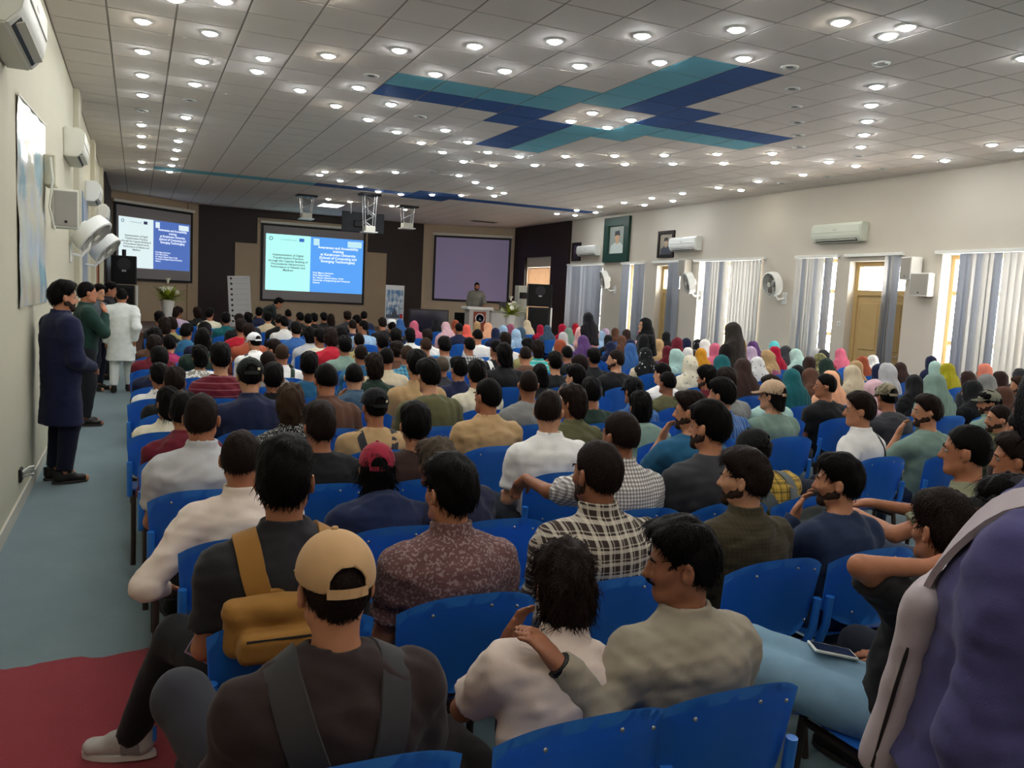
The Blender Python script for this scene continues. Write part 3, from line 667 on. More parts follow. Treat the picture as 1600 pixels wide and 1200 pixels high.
a, b = at_y(828, 443, 23.2), at_y(860, 480, 23.2)
floor_speaker('black loudspeaker stack in front of the bright curtained window', (a.x+b.x)/2, 23.2, b.z, b.x-a.x, a.z-b.z, 0.45, -0.35, M_white)

def flowers(label, x, y, z0, zr, seed, cone=True):
    t = thing('flower_vase', label, 'flowers', (x, y, z0)); r = random.Random(seed); H = zr-z0
    obj('vase', lathe([(0.05, 0), (0.06, 0.03), (0.17, H), (0.155, H), (0.045, 0.05)], 16), M_white, t, smooth=True)
    lm = mat('yellow_green_leaf', (148, 160, 50), 0.6, 0.3, 9); pm = mat('white_petal', (232, 232, 214), 0.6, 0.05, 9)
    for k in range(44):
        a = r.uniform(0, 2*PI); e = r.uniform(0.1, 1.35); L = r.uniform(0.28, 0.62); d = Vector((math.cos(a)*math.cos(e), math.sin(a)*math.cos(e), math.sin(e)))
        s = d.cross(Vector((0, 0, 1))).normalized()*0.06; base = Vector((0, 0, H))
        bm = bmesh.new(); P = []
        for i in range(5):
            q = i/4; c = base+d*L*q+Vector((0, 0, -0.12*q*q)); wv = math.sin(PI*(0.12+0.88*q))*1.0
            P.append((bm.verts.new(c-s*wv), bm.verts.new(c+Vector((0, 0, 0.01))), bm.verts.new(c+s*wv)))
        for u, v in zip(P, P[1:]):
            bm.faces.new((u[0], u[1], v[1], v[0])); bm.faces.new((u[1], u[2], v[2], v[1]))
        obj('leaf', bm, lm, t, smooth=True)
    for k in range(8):
        a = r.uniform(0, 2*PI); e = r.uniform(0.3, 1.4) if k else 1.57; L = r.uniform(0.25, 0.42) if k else 0.5; d = Vector((math.cos(a)*math.cos(e), math.sin(a)*math.cos(e), math.sin(e)))
        M = Matrix.Translation(Vector((0, 0, H))+d*L) @ d.to_track_quat('Z', 'Y').to_matrix().to_4x4()
        bm = bmesh.new(); add_lathe(bm, [(0.012, -0.08), (0.03, -0.02), (0.055, 0.03), (0.075, 0.06), (0.04, 0.03), (0.0005, 0.0)], 10, M)
        obj('blossom', bm, pm, t, smooth=True)
    return t
p = at_y(262, 493, 23.0); q = at_y(262, 470, 23.0)
flowers('white vase of yellow-green foliage below the angled screen', p.x, 23.0, ZS, q.z+0.02, 3)
p = at_y(797, 495, 22.7)
flowers('white vase of foliage in front of the desk beside the lectern', p.x, 22.7, ZS, at_y(797, 492, 22.7).z, 5)

# lectern with round crest
p = at_y(749, 500, 23.1)
t = thing('lectern', 'grey and red-brown lectern with a round white crest', 'lectern', (p.x, 23.1, ZS))
M_lec = mat('grey_lectern_laminate', (178, 174, 168), 0.4, 0.05, 5); M_red = mat('red_brown_veneer', (128, 52, 34), 0.4, 0.2, 5)
obj('cabinet', boxes(((-0.33, 0, 0), (0.33, 0.4, 0.86))), M_lec, t)
obj('front_panel', bevel_box((-0.2, -0.02, 0.05), (0.2, 0, 0.8), 0.006, 1), M_red, t)
top = obj('top_board', bevel_box((-0.42, -0.06, 0.86), (0.42, 0.5, 0.94), 0.012, 2), M_white, t)
cr = obj('crest', lathe([(0.145, 0), (0.145, 0.012), (0.0005, 0.012)], 28, Matrix.Translation((0, -0.02, 0.6)) @ Matrix.Rotation(PI/2, 4, 'X')), M_white, t)
obj('crest_ring', lathe([(0.13, 0.012), (0.13, 0.015), (0.115, 0.015), (0.115, 0.012)], 28, Matrix.Translation((0, -0.02, 0.6)) @ Matrix.Rotation(PI/2, 4, 'X')), mat('crest_grey_blue', (90, 100, 122), 0.5), cr)
obj('crest_tower', prism([(-0.05, -0.06), (-0.03, 0.0), (-0.012, 0.0), (0, 0.07), (0.012, 0.0), (0.03, 0.0), (0.05, -0.06)], 0.004, Matrix.Translation((0, -0.036, 0.6))), mat('crest_grey_blue', (90, 100, 122), 0.5), cr)
obj('microphone', tube(((0.1, 0.1, 0.94), (0.1, 0.06, 1.12), (0.08, 0.12, 1.24)), 0.008, 6), M_blk, t)
# desk with a laptop
p0, p1 = at_y(768, 486, 23.6), at_y(822, 486, 23.6)
t = thing('stage_desk', 'pale desk behind the flowers next to the lectern', 'desk', ((p0.x+p1.x)/2, 23.6, ZS)); hw = (p1.x-p0.x)/2
obj('desk_top', bevel_box((-hw, 0, 0.8), (hw, 0.6, 0.84), 0.008, 1), M_lec, t)
for s in (-1, 1): obj('side_panel', boxes(((s*hw-0.03, 0.02, 0), (s*hw+0.03, 0.58, 0.8))), M_lec, t)
obj('modesty_panel', boxes(((-hw+0.03, 0.05, 0.2), (hw-0.03, 0.08, 0.8))), mat('pale_grey_panel', (200, 200, 196), 0.5), t)
t = thing('laptop', 'dark open laptop on the stage desk', 'laptop', (p0.x+0.45, 23.85, ZS+0.84), 0.2)
obj('base', bevel_box((-0.19, -0.13, 0), (0.19, 0.13, 0.02), 0.004, 1), M_blk, t); obj('lid', bevel_box((-0.19, -0.15, 0.02), (0.19, -0.135, 0.28), 0.004, 1), M_blk, t)
# standing air conditioner, televisions on the floor, banners
p0, p1 = at_y(811, 446, 24.2), at_y(826, 446, 24.2)
t = thing('standing_air_conditioner', 'tall white standing air conditioner beside the dark loudspeaker', 'air conditioner', ((p0.x+p1.x)/2, 24.2, ZS)); hw = (p1.x-p0.x)/2
obj('case', bevel_box((-hw, 0, 0), (hw, 0.32, p0.z-ZS), 0.02, 2), M_offw, t); obj('outlet_grille', boxes(((-hw*0.8, -0.01, p0.z-ZS-0.42), (hw*0.8, 0.0, p0.z-ZS-0.22))), M_darksteel, t)
def floor_tv(label, x0, x1, y0, y1, Y, m):
    a, b = at_y(x0, y0, Y), at_y(x1, y1, Y); w, h = (b.x-a.x)/2, a.z-b.z
    t = thing('floor_television', label, 'television', ((a.x+b.x)/2, Y, ZS))
    obj('panel', bevel_box((-w, 0, b.z-ZS), (w, 0.06, a.z-ZS), 0.012, 2), M_blk, t); obj('glass', boxes(((-w+0.03, -0.003, b.z-ZS+0.03), (w-0.03, 0.0, a.z-ZS-0.03))), m, t)
    for s in (-1, 1): obj('foot', boxes(((s*w*0.6-0.03, -0.1, 0), (s*w*0.6+0.03, 0.16, max(0.04, b.z-ZS)))), M_blk, t)
M_tv = mat('dark_blue_screen_glass', (18, 18, 44), 0.15, spec=0.6)
floor_tv('large dark television standing on the stage under the blank screen', 640, 700, 482, 522, 23.8, M_tv)
floor_tv('smaller dark monitor on the stage left of the lectern', 711, 735, 488, 516, 24.2, M_blk)
a, b = at_y(603, 445, 26.0), at_y(632, 446, 26.0)
t = thing('rollup_banner', 'white roll-up banner with a blue sky and tower picture', 'banner', ((a.x+b.x)/2, 26.0, ZS)); w, H = (b.x-a.x)/2, a.z-ZS
obj('banner_base', bevel_box((-w, -0.08, 0), (w, 0.1, 0.07), 0.02, 1), M_steel, t)
s = obj('sheet', boxes(((-w, 0, 0.07), (w, 0.006, H))), mat('banner_white', (206, 212, 218), 0.5), t)
m = bpy.data.materials.new('banner_sky_print'); m.use_nodes = True; nt = m.node_tree; bb = nt.nodes['Principled BSDF']
ns = nt.nodes.new('ShaderNodeTexNoise'); ns.inputs['Scale'].default_value = 5; cr_ = nt.nodes.new('ShaderNodeValToRGB')
cr_.color_ramp.elements[0].color = (*lin((74, 118, 164)), 1); cr_.color_ramp.elements[0].position = 0.4; cr_.color_ramp.elements[1].color = (*lin((206, 216, 224)), 1); cr_.color_ramp.elements[1].position = 0.65
nt.links.new(ns.outputs['Fac'], cr_.inputs[0]); nt.links.new(cr_.outputs[0], bb.inputs['Base Color'])
obj('printed_sky', boxes(((-w*0.9, -0.004, H*0.28), (w*0.9, 0, H*0.9))), m, s)
obj('printed_tower', prism([(-w*0.35, H*0.3), (-w*0.2, H*0.44), (-w*0.08, H*0.44), (0, H*0.58), (w*0.08, H*0.44), (w*0.2, H*0.44), (w*0.35, H*0.3)], 0.003, Matrix.Translation((0, -0.008, 0))), mat('tower_grey', (78, 88, 104), 0.6), s)
obj('printed_skyline', boxes(((-w*0.9, -0.007, H*0.28), (w*0.55, -0.004, H*0.36))), mat('skyline_grey', (90, 100, 118), 0.6, 0.3, 20), s)
obj('printed_red_mark', boxes(((w*0.6, -0.007, H*0.28), (w*0.88, -0.004, H*0.38))), mat('mark_red', (178, 44, 40), 0.6), s)
a, b = at_y(360, 431, 25.6), at_y(395, 434, 25.6)
t = thing('logo_board', 'tall white board printed with rows of small emblems, leaning by the wide screen', 'board', (a.x, 25.6, ZS), -0.12); w, H = b.x-a.x, a.z-ZS
t.rotation_euler = (-0.06, -0.06, -0.12)
s = obj('sheet', boxes(((0, 0, 0), (w, 0.02, H))), mat('board_white', (200, 202, 204), 0.5), t)
for k in range(9):
    z = H*(0.95-0.105*k)
    obj('printed_emblem', lathe([(0.0005, 0), (0.035, 0), (0.035, 0.004), (0.0005, 0.004)], 10, Matrix.Translation((w*0.16, 0, z)) @ Matrix.Rotation(PI/2, 4, 'X')), M_darksteel, s)
    obj('printed_line', boxes(((w*0.3, -0.003, z-0.006), (w*0.92, 0, z+0.006))), M_grey, s)
# curtain in the stage-side window
t = thing('window_curtain', 'gathered cream curtain in the window behind the dark loudspeaker', 'curtain', (XR-0.02, 25.4, 0.7))
for k in range(2):
    bm = bmesh.new(); P = []
    for i in range(41):
        y = (-0.95 if k else -0.05)+0.9*i/40; P.append((bm.verts.new((0.04*math.sin(i*1.1), y, 0.0)), bm.verts.new((0.03*math.sin(i*1.1+0.3), y, 2.1))))
    for u, v in zip(P, P[1:]): bm.faces.new((u[0], v[0], v[1], u[1]))
    obj('curtain_panel', bm, mat('cream_curtain', (176, 146, 116), 0.85, 0.15, 6, trans=0.22), t, smooth=True)
obj('curtain_rail', tube(((0, -1.0, 2.12), (0, 1.0, 2.12)), 0.015, 6), M_brown, t)
# ------------------------------------------------------------------ figures: smooth signed-distance bodies turned into meshes
V3 = lambda *a: np.array(a, np.float32)
def rotm(yaw=0.0, pitch=0.0, roll=0.0):
    """columns are the axes of the turned frame: yaw about z, pitch about x (nodding), roll about y"""
    return np.array(Euler((pitch, roll, yaw), 'YXZ').to_matrix(), np.float32)
class Field:
    """grid of distances; primitives are blended in inside their own boxes only"""
    def __init__(s, lo, hi, res):
        s.res = res; s.lo = np.array(lo, np.float32); s.n = (np.ceil((np.array(hi)-np.array(lo))/res)+1).astype(int)
        s.ax = [s.lo[k]+res*np.arange(s.n[k], dtype=np.float32) for k in range(3)]
        s.D = np.full(tuple(s.n), 0.5, np.float32)
    def sub(s, lo, hi):
        sl = []
        for k in range(3):
            a = int(np.clip(np.floor((lo[k]-s.lo[k])/s.res), 0, s.n[k]-1)); b = int(np.clip(np.ceil((hi[k]-s.lo[k])/s.res)+1, a+1, s.n[k])); sl.append(slice(a, b))
        sl = tuple(sl)
        return sl, s.ax[0][sl[0]][:, None, None], s.ax[1][sl[1]][None, :, None], s.ax[2][sl[2]][None, None, :]
    def put(s, sl, d, k, op='u'):
        A = s.D[sl]
        if op == 'u':
            if k <= 0: np.minimum(A, d, out=A)
            else:
                h = np.clip(k-np.abs(A-d), 0, None)/k
                A[...] = np.minimum(A, d)-h*h*k*0.25
        else:
            d = -d
            if k <= 0: np.maximum(A, d, out=A)
            else:
                h = np.clip(k-np.abs(A-d), 0, None)/k
                A[...] = np.maximum(A, d)+h*h*k*0.25
    def cone(s, a, b, ra, rb, k=0.02, flat=None, end=False, start=False, op='u'):
        """tapered limb from a to b; flat = (axis, factor) squeezes the section along an axis; end / start cut it square"""
        a = np.asarray(a, np.float32); b = np.asarray(b, np.float32); m = max(ra, rb)+k+s.res*2.5
        sl, X, Y, Z = s.sub(np.minimum(a, b)-m, np.maximum(a, b)+m)
        x, y, z = X-a[0], Y-a[1], Z-a[2]; f = 1.0
        if flat is not None:
            n, q = np.asarray(flat[0], np.float32), flat[1]; n = n/np.linalg.norm(n)
            w = (x*n[0]+y*n[1]+z*n[2])*(1/q-1); x, y, z = x+w*n[0], y+w*n[1], z+w*n[2]; f = min(1.0, q)*0.5+0.5
        v = b-a; L2 = float(v@v)+1e-9; t0 = (x*v[0]+y*v[1]+z*v[2])/L2; t = np.clip(t0, 0, 1)
        d = (np.sqrt((x-t*v[0])**2+(y-t*v[1])**2+(z-t*v[2])**2)-(ra+(rb-ra)*t))*f
        L = math.sqrt(L2)
        if end: d = np.maximum(d, (t0-1)*L)
        if start: d = np.maximum(d, -t0*L)
        s.put(sl, d, k, op)
    def ell(s, c, r, R=None, k=0.02, op='u'):
        c = np.asarray(c, np.float32); r = np.asarray(r, np.float32); m = max(r)+k+s.res*2.5
        sl, X, Y, Z = s.sub(c-m, c+m); x, y, z = X-c[0], Y-c[1], Z-c[2]
        if R is not None: x, y, z = (x*R[0, 0]+y*R[1, 0]+z*R[2, 0]), (x*R[0, 1]+y*R[1, 1]+z*R[2, 1]), (x*R[0, 2]+y*R[1, 2]+z*R[2, 2])
        q = np.sqrt((x/r[0])**2+(y/r[1])**2+(z/r[2])**2); g = np.sqrt((x/r[0]**2)**2+(y/r[1]**2)**2+(z/r[2]**2)**2)+1e-6
        s.put(sl, q*(q-1)/g, k, op)
    def rbox(s, c, h, r, R=None, k=0.01, op='u'):
        c = np.asarray(c, np.float32); h = np.asarray(h, np.float32); m = float(np.linalg.norm(h))+k+s.res*2.5
        sl, X, Y, Z = s.sub(c-m, c+m); x, y, z = X-c[0], Y-c[1], Z-c[2]
        if R is not None: x, y, z = (x*R[0, 0]+y*R[1, 0]+z*R[2, 0]), (x*R[0, 1]+y*R[1, 1]+z*R[2, 1]), (x*R[0, 2]+y*R[1, 2]+z*R[2, 2])
        x, y, z = np.abs(x)-h[0]+r, np.abs(y)-h[1]+r, np.abs(z)-h[2]+r
        d = np.sqrt(np.maximum(x, 0)**2+np.maximum(y, 0)**2+np.maximum(z, 0)**2)+np.minimum(np.maximum(x, np.maximum(y, z)), 0)-r
        s.put(sl, d, k, op)
    def plane(s, p, n, lo=None, hi=None, k=0.0):
        """cut away everything on the side n points to"""
        lo = s.lo if lo is None else lo; hi = s.lo+s.res*s.n if hi is None else hi
        sl, X, Y, Z = s.sub(lo, hi); n = np.asarray(n, np.float32); n = n/np.linalg.norm(n)
        s.put(sl, -((X-p[0])*n[0]+(Y-p[1])*n[1]+(Z-p[2])*n[2]), k, 'c')
    def folds(s, amp, freq, seed, lo=None, hi=None, stretch=(1, 1, 1)):
        """cloth creases or hair locks: warped sine waves added to the distance"""
        r = np.random.RandomState(seed); sl, X, Y, Z = s.sub(s.lo if lo is None else lo, s.lo+s.res*s.n if hi is None else hi)
        A = s.D[sl]; near = np.abs(A) < amp*4+s.res*3
        ii = np.nonzero(near)
        if not len(ii[0]): return
        x = X[ii[0], 0, 0]*stretch[0]; y = Y[0, ii[1], 0]*stretch[1]; z = Z[0, 0, ii[2]]*stretch[2]; t = np.zeros_like(x)
        for q in range(4):
            w = r.normal(size=3); w = w/np.linalg.norm(w)*freq*(0.6+0.5*q); p = r.normal(size=3)*freq*0.5
            t += np.sin(x*w[0]+y*w[1]+z*w[2]+1.5*np.sin(x*p[0]+y*p[1]+z*p[2]+r.rand()*6)+r.rand()*6)/(1+0.35*q)
        A[ii] += amp*t*0.5
    def mesh(s):
        """naive surface nets"""
        D = s.D; D[0] = D[-1] = 0.5; D[:, 0] = D[:, -1] = 0.5; D[:, :, 0] = D[:, :, -1] = 0.5
        I = D < 0; n = np.array(D.shape)-1
        c = np.zeros(tuple(n), np.int8)
        for a in (0, 1):
            for b in (0, 1):
                for e in (0, 1): c += I[a:a+n[0], b:b+n[1], e:e+n[2]]
        cell = np.argwhere((c > 0) & (c < 8)); idx = np.full(tuple(n), -1, np.int32); idx[cell[:, 0], cell[:, 1], cell[:, 2]] = np.arange(len(cell))
        P = np.zeros((len(cell), 3), np.float32); W = np.zeros(len(cell), np.float32)
        for a, b in [((0,0,0),(1,0,0)),((0,1,0),(1,1,0)),((0,0,1),(1,0,1)),((0,1,1),(1,1,1)),((0,0,0),(0,1,0)),((1,0,0),(1,1,0)),((0,0,1),(0,1,1)),((1,0,1),(1,1,1)),((0,0,0),(0,0,1)),((1,0,0),(1,0,1)),((0,1,0),(0,1,1)),((1,1,0),(1,1,1))]:
            A = cell+np.array(a); B = cell+np.array(b); da = D[A[:, 0], A[:, 1], A[:, 2]]; db = D[B[:, 0], B[:, 1], B[:, 2]]
            m = (da < 0) != (db < 0); t = np.where(m, da/(da-db+1e-12), 0)[:, None]
            P += np.where(m[:, None], np.array(a)+(np.array(b)-np.array(a))*t, 0); W += m
        P = s.lo+(cell+P/np.maximum(W, 1)[:, None])*s.res
        quads = []
        for ax in range(3):
            o = [k for k in range(3) if k != ax]
            sa = [slice(1, -1)]*3; sb = [slice(1, -1)]*3; sa[ax] = slice(0, -1); sb[ax] = slice(1, None)
            e0, e1 = I[tuple(sa)], I[tuple(sb)]
            for flip in (0, 1):
                E = np.argwhere(e0 & ~e1 if not flip else ~e0 & e1)
                E[:, o[0]] += 1; E[:, o[1]] += 1
                def at(du, dv):
                    q = E.copy(); q[:, o[0]] -= du; q[:, o[1]] -= dv; return idx[q[:, 0], q[:, 1], q[:, 2]]
                Q = np.stack([at(1, 1), at(0, 1), at(0, 0), at(1, 0)], 1)
                if (flip == 0) == (ax == 1): Q = Q[:, ::-1]
                quads.append(Q)
        Q = np.concatenate(quads); Q = Q[(Q >= 0).all(1)]
        return P, Q
def np_mesh(name, P, Q, smooth=True):
    me = bpy.data.meshes.new(name); me.vertices.add(len(P)); me.vertices.foreach_set('co', np.asarray(P, np.float32).ravel())
    me.loops.add(Q.size); me.polygons.add(len(Q)); me.loops.foreach_set('vertex_index', Q.astype(np.int32).ravel())
    me.polygons.foreach_set('loop_start', np.arange(0, Q.size, Q.shape[1], dtype=np.int32)); me.polygons.foreach_set('loop_total', np.full(len(Q), Q.shape[1], np.int32))
    if smooth: me.polygons.foreach_set('use_smooth', np.ones(len(Q), bool))
    me.update(calc_edges=True); me.validate()
    return me

# ------------------------------------------------------------------ poses
def seated(lean=-0.05, slouch=0.0, twist=0.0, side=0.0, head=(0, 0, 0), arms=('lap', 'lap'), legs=('sit', 'sit'), build=1.0):
    """joints of a seated figure facing +y, the origin on the floor under the seat; right is +x"""
    J = {}
    hip = V3(0, -0.09, 0.555); J['pelvis'] = hip
    T = rotm(twist) @ rotm(0, -lean, side)          # lean > 0 bends forward
    up = T @ V3(0, 0, 1); fw = T @ V3(0, 1, 0); rt = T @ V3(1, 0, 0)
    J['T'] = T; J['waist'] = hip+up*0.16-fw*0.02; J['chest'] = hip+up*0.33-fw*(0.02-slouch*0.1)
    J['neck'] = hip+up*(0.475-slouch*0.05)+fw*(0.0+slouch*0.3)
    Rh = rotm(twist+head[0], head[1], head[2]); J['Rh'] = Rh
    J['head'] = J['neck']+(T @ V3(0, 0.034, 0.096))+Rh @ V3(0, 0.0, 0.09)
    for s, sd in ((-1, 'L'), (1, 'R')):
        sh = hip+up*(0.392-slouch*0.06)+rt*s*0.176*build+fw*(slouch*0.3-0.005); J['sh'+sd] = sh; a = arms[0 if s < 0 else 1]
        o = lambda x, y, z: sh+rt*(s*x)+fw*y+V3(0, 0, z)
        if a == 'lap': el, wr, hd = o(0.05, 0.05, -0.27), o(-0.05, 0.26, -0.30), (V3(-s*0.35, 0.9, -0.15), V3(0, 0, -1))
        elif a == 'knee': el, wr, hd = o(0.03, 0.12, -0.25), o(-0.02, 0.33, -0.33), (V3(-s*0.2, 0.9, -0.3), V3(0, 0, -1))
        elif a == 'chin': el, wr, hd = o(0.06, 0.22, -0.2), o(-0.085, 0.21, 0.04), (V3(-s*0.35, -0.05, 0.9), V3(-s*0.6, -0.8, 0))
        elif a == 'fold': el, wr, hd = o(0.05, 0.1, -0.25), o(-0.17, 0.24, -0.2), (V3(-s*0.95, 0.05, 0.05), V3(0, 0, -1))
        elif a == 'behind_head': el, wr, hd = o(0.22, 0.0, 0.08), o(-0.02, -0.09, 0.15), (V3(-s*0.97, -0.03, 0.1), V3(0, 1, 0))
        elif a == 'on_chair': el, wr, hd = o(0.26, -0.02, -0.02), o(0.49, 0.02, -0.03), (V3(s*0.85, 0.0, -0.5), V3(0, 0.2, -1))
        elif a == 'hang_out': el, wr, hd = o(0.2, -0.1, -0.22), o(0.13, 0.1, -0.32), (V3(0, 0.9, -0.3), V3(0, 0, -1))
        elif a == 'stretch': el, wr, hd = o(0.13, 0.24, -0.15), o(-0.02, 0.47, -0.13), (V3(-s*0.2, 0.95, -0.1), V3(0, 0, -1))
        elif a == 'reach_left': el, wr, hd = o(-0.06 if s > 0 else 0.26, 0.22, -0.1), o(-0.32 if s > 0 else 0.5, 0.28, -0.07), (V3(-0.9, 0.3, 0.1), V3(0, 0, -1))
        elif a == 'friend': el, wr, hd = o(0.15, -0.05, -0.11), o(0.27, -0.02, 0.03), (V3(-0.55, 0.35, 0.7), V3(-0.6, 0.5, -0.4))
        elif a == 'front_chair': el, wr, hd = o(0.1, 0.27, -0.08), o(0.13, 0.5, -0.07), (V3(s*0.2, 0.6, -0.7), V3(0, -0.6, -0.6))
        elif a == 'nape': el, wr, hd = o(0.16, 0.18, -0.1), o(-0.06, 0.12, 0.03), (V3(-s*0.8, -0.3, 0.3), V3(0, -0.8, -0.3))
        J['el'+sd], J['wr'+sd] = el, wr; J['hd'+sd] = hd
        g = legs[0 if s < 0 else 1]; hp = hip+V3(s*0.095, 0.02, -0.02); J['hip'+sd] = hp
        if g == 'sit': kn, an, to = V3(s*0.14, 0.4, 0.53), V3(s*0.13, 0.4, 0.09), V3(s*0.15, 0.56, 0.035)
        elif g == 'tuck': kn, an, to = V3(s*0.15, 0.38, 0.5), V3(s*0.12, 0.22, 0.09), V3(s*0.13, 0.37, 0.035)
        elif g == 'out_left': kn, an, to = V3(-0.3, 0.36, 0.55), V3(-0.45, 0.56, 0.1), V3(-0.6, 0.62, 0.04)
        elif g == 'cross': kn, an, to = V3(s*0.16, 0.36, 0.66), V3(-s*0.22, 0.4, 0.5), V3(-s*0.36, 0.46, 0.46)
        elif g == 'up_left': kn, an, to = V3(-0.33, 0.3, 0.8), V3(-0.24, 0.52, 0.44), V3(-0.3, 0.66, 0.4)
        elif g == 'stretched': kn, an, to = V3(s*0.12-0.12, 0.42, 0.5), V3(s*0.1-0.22, 0.78, 0.14), V3(s*0.1-0.25, 0.9, 0.19)
        elif g == 'left_lean': kn, an, to = V3(-0.4+s*0.09, 0.33, 0.66), V3(-0.38+s*0.09, 0.56, 0.1), V3(-0.42+s*0.1, 0.65, 0.04)
        J['kn'+sd], J['an'+sd], J['to'+sd] = kn, an, to
    J['build'] = build
    return J
def standing(h=1.75, lean=0.0, twist=0.0, head=(0, 0, 0), arms=('side', 'side'), stride=0.0, build=1.0, bend=0.0):
    J = {}; hip = V3(0, 0, 0.93); J['pelvis'] = hip; T = rotm(twist) @ rotm(0, -lean-bend, 0); up = T @ V3(0, 0, 1); fw = T @ V3(0, 1, 0); rt = T @ V3(1, 0, 0)
    J['T'] = T; J['waist'] = hip+up*0.15; J['chest'] = hip+up*0.33; J['neck'] = hip+up*0.505
    Rh = rotm(twist+head[0], head[1]-bend*0.5, head[2]); J['Rh'] = Rh; J['head'] = J['neck']+(T @ V3(0, 0.025, 0.075))+Rh @ V3(0, 0, 0.09)
    for s, sd in ((-1, 'L'), (1, 'R')):
        sh = hip+up*0.425+rt*s*0.18*build; J['sh'+sd] = sh; a = arms[0 if s < 0 else 1]
        o = lambda x, y, z: sh+rt*(s*x)+fw*y+V3(0, 0, z)
        if a == 'side': el, wr, hd = o(0.06, -0.02, -0.29), o(0.06, 0.04, -0.53), (V3(0, 0.15, -1), V3(-s, 0, 0))
        elif a == 'clasp': el, wr, hd = o(0.05, 0.03, -0.28), o(-0.1, 0.23, -0.36), (V3(-s*0.7, 0.5, -0.2), V3(0, -0.5, -0.8))
        elif a == 'chin': el, wr, hd = o(0.05, 0.16, -0.22), o(-0.09, 0.2, 0.0), (V3(-s*0.3, 0, 0.9), V3(-s*0.5, -0.8, 0))
        elif a == 'table': el, wr, hd = o(0.05, 0.12, -0.26), o(-0.02, 0.32, -0.34), (V3(0, 0.95, -0.2), V3(0, 0, -1))
        elif a == 'swing': el, wr, hd = o(0.06, -0.14, -0.25), o(0.02, -0.06, -0.48), (V3(0, 0.3, -0.9), V3(-s, 0, 0))
        J['el'+sd], J['wr'+sd], J['hd'+sd] = el, wr, hd
        st = stride*s; J['hip'+sd] = hip+V3(s*0.09, 0, -0.04); J['kn'+sd] = V3(s*0.1, 0.03+st*0.5, 0.5); J['an'+sd] = V3(s*0.1, -0.02+st, 0.09); J['to'+sd] = V3(s*0.13, 0.15+st, 0.035)
    J['build'] = build; J['stand'] = True
    return J
def bounds(J, pad=0.16):
    P = np.array([v for k, v in J.items() if isinstance(v, np.ndarray) and v.shape == (3,)]); return P.min(0)-pad, P.max(0)+pad

# ------------------------------------------------------------------ body, shirt, trousers, hair
def hand(F, wr, d, pn, curl=0.5, k=0.006, fat=1.0, side=1):
    """palm, four fingers of unequal length bent at two knuckles, thumb from the side of the palm"""
    d = d/np.linalg.norm(d); pn = pn-d*(pn@d); pn = pn/(np.linalg.norm(pn)+1e-6); sd = -side*np.cross(d, pn)
    F.ell(wr+d*0.05, (0.05*1.0, 0.04*fat, 0.017*fat), np.stack([d, sd, pn], 1), 0.02)
    F.cone(wr, wr+d*0.03, 0.026, 0.03, 0.02, (pn, 0.7))
    for i, (L, o) in enumerate(((0.068, -0.03), (0.078, -0.01), (0.072, 0.011), (0.056, 0.03))):
        p0 = wr+d*0.085+sd*o; a1 = curl*0.5; a2 = curl*1.5
        d1 = d*math.cos(a1)+pn*math.sin(a1)+sd*o*1.2; d2 = d*math.cos(a2)+pn*math.sin(a2)
        p1 = p0+d1*L*0.5; p2 = p1+d2*L*0.5
        F.cone(p0-d*0.02, p1, 0.0095*fat, 0.0088*fat, k); F.cone(p1, p2, 0.0088*fat, 0.0075*fat, 0.004)
    t0 = wr+d*0.03-sd*0.03; t1 = t0+d*0.035-sd*0.03+pn*0.012; t2 = t1+d*0.035-sd*0.006+pn*0.012*curl
    F.cone(t0, t1, 0.014*fat, 0.011*fat, 0.012); F.cone(t1, t2, 0.011*fat, 0.009*fat, 0.004)
def head_prims(F, J, fine):
    h, R = J['head'], J['Rh']; g = lambda x, y, z: h+R @ V3(x, y, z)
    F.ell(g(0, -0.012, 0.03), (0.073, 0.094, 0.088), R, 0.02)
    F.ell(g(0, 0.022, -0.035), (0.06, 0.068, 0.08), R, 0.03)
    F.cone(g(-0.02, 0.07, -0.098), g(0.02, 0.07, -0.098), 0.02, 0.02, 0.03)                     # chin
    F.cone(g(-0.055, 0.0, -0.065), g(-0.02, 0.06, -0.095), 0.017, 0.018, 0.025); F.cone(g(0.055, 0.0, -0.065), g(0.02, 0.06, -0.095), 0.017, 0.018, 0.025)
    F.cone(g(-0.032, 0.075, 0.018), g(0.032, 0.075, 0.018), 0.012, 0.012, 0.015)                 # brow
    F.cone(g(0, 0.088, 0.008), g(0, 0.108, -0.032), 0.009, 0.0135, 0.012)                        # nose
    F.cone(g(-0.011, 0.092, -0.036), g(0.011, 0.092, -0.036), 0.0095, 0.0095, 0.01)
    F.cone(g(-0.019, 0.081, -0.064), g(0.019, 0.081, -0.064), 0.0095, 0.0095, 0.008)             # mouth
    if fine:
        for s in (-1, 1):
            F.ell(g(s*0.032, 0.094, 0.0), (0.017, 0.012, 0.010), R, 0.012, 'c'); F.ell(g(s*0.032, 0.077, 0.0), (0.013, 0.0125, 0.0115), R, 0.003)
            F.cone(g(s*0.04, 0.07, -0.03), g(s*0.05, 0.045, -0.02), 0.016, 0.014, 0.03)
        F.cone(g(-0.02, 0.0935, -0.0635), g(0.02, 0.0935, -0.0635), 0.0022, 0.0022, 0.003, op='c')
    for s in (-1, 1):
        E = R @ rotm(s*0.35, 0.12, 0)
        F.ell(g(s*0.085, -0.01, -0.012), (0.0105, 0.022, 0.035), E, 0.01)
        if fine: F.ell(g(s*0.089, -0.004, -0.008), (0.006, 0.011, 0.02), E, 0.006, 'c')
    n0 = J['neck']; F.cone(n0-V3(0, 0, 0.04), g(0, -0.022, -0.055), 0.062, 0.054, 0.035)
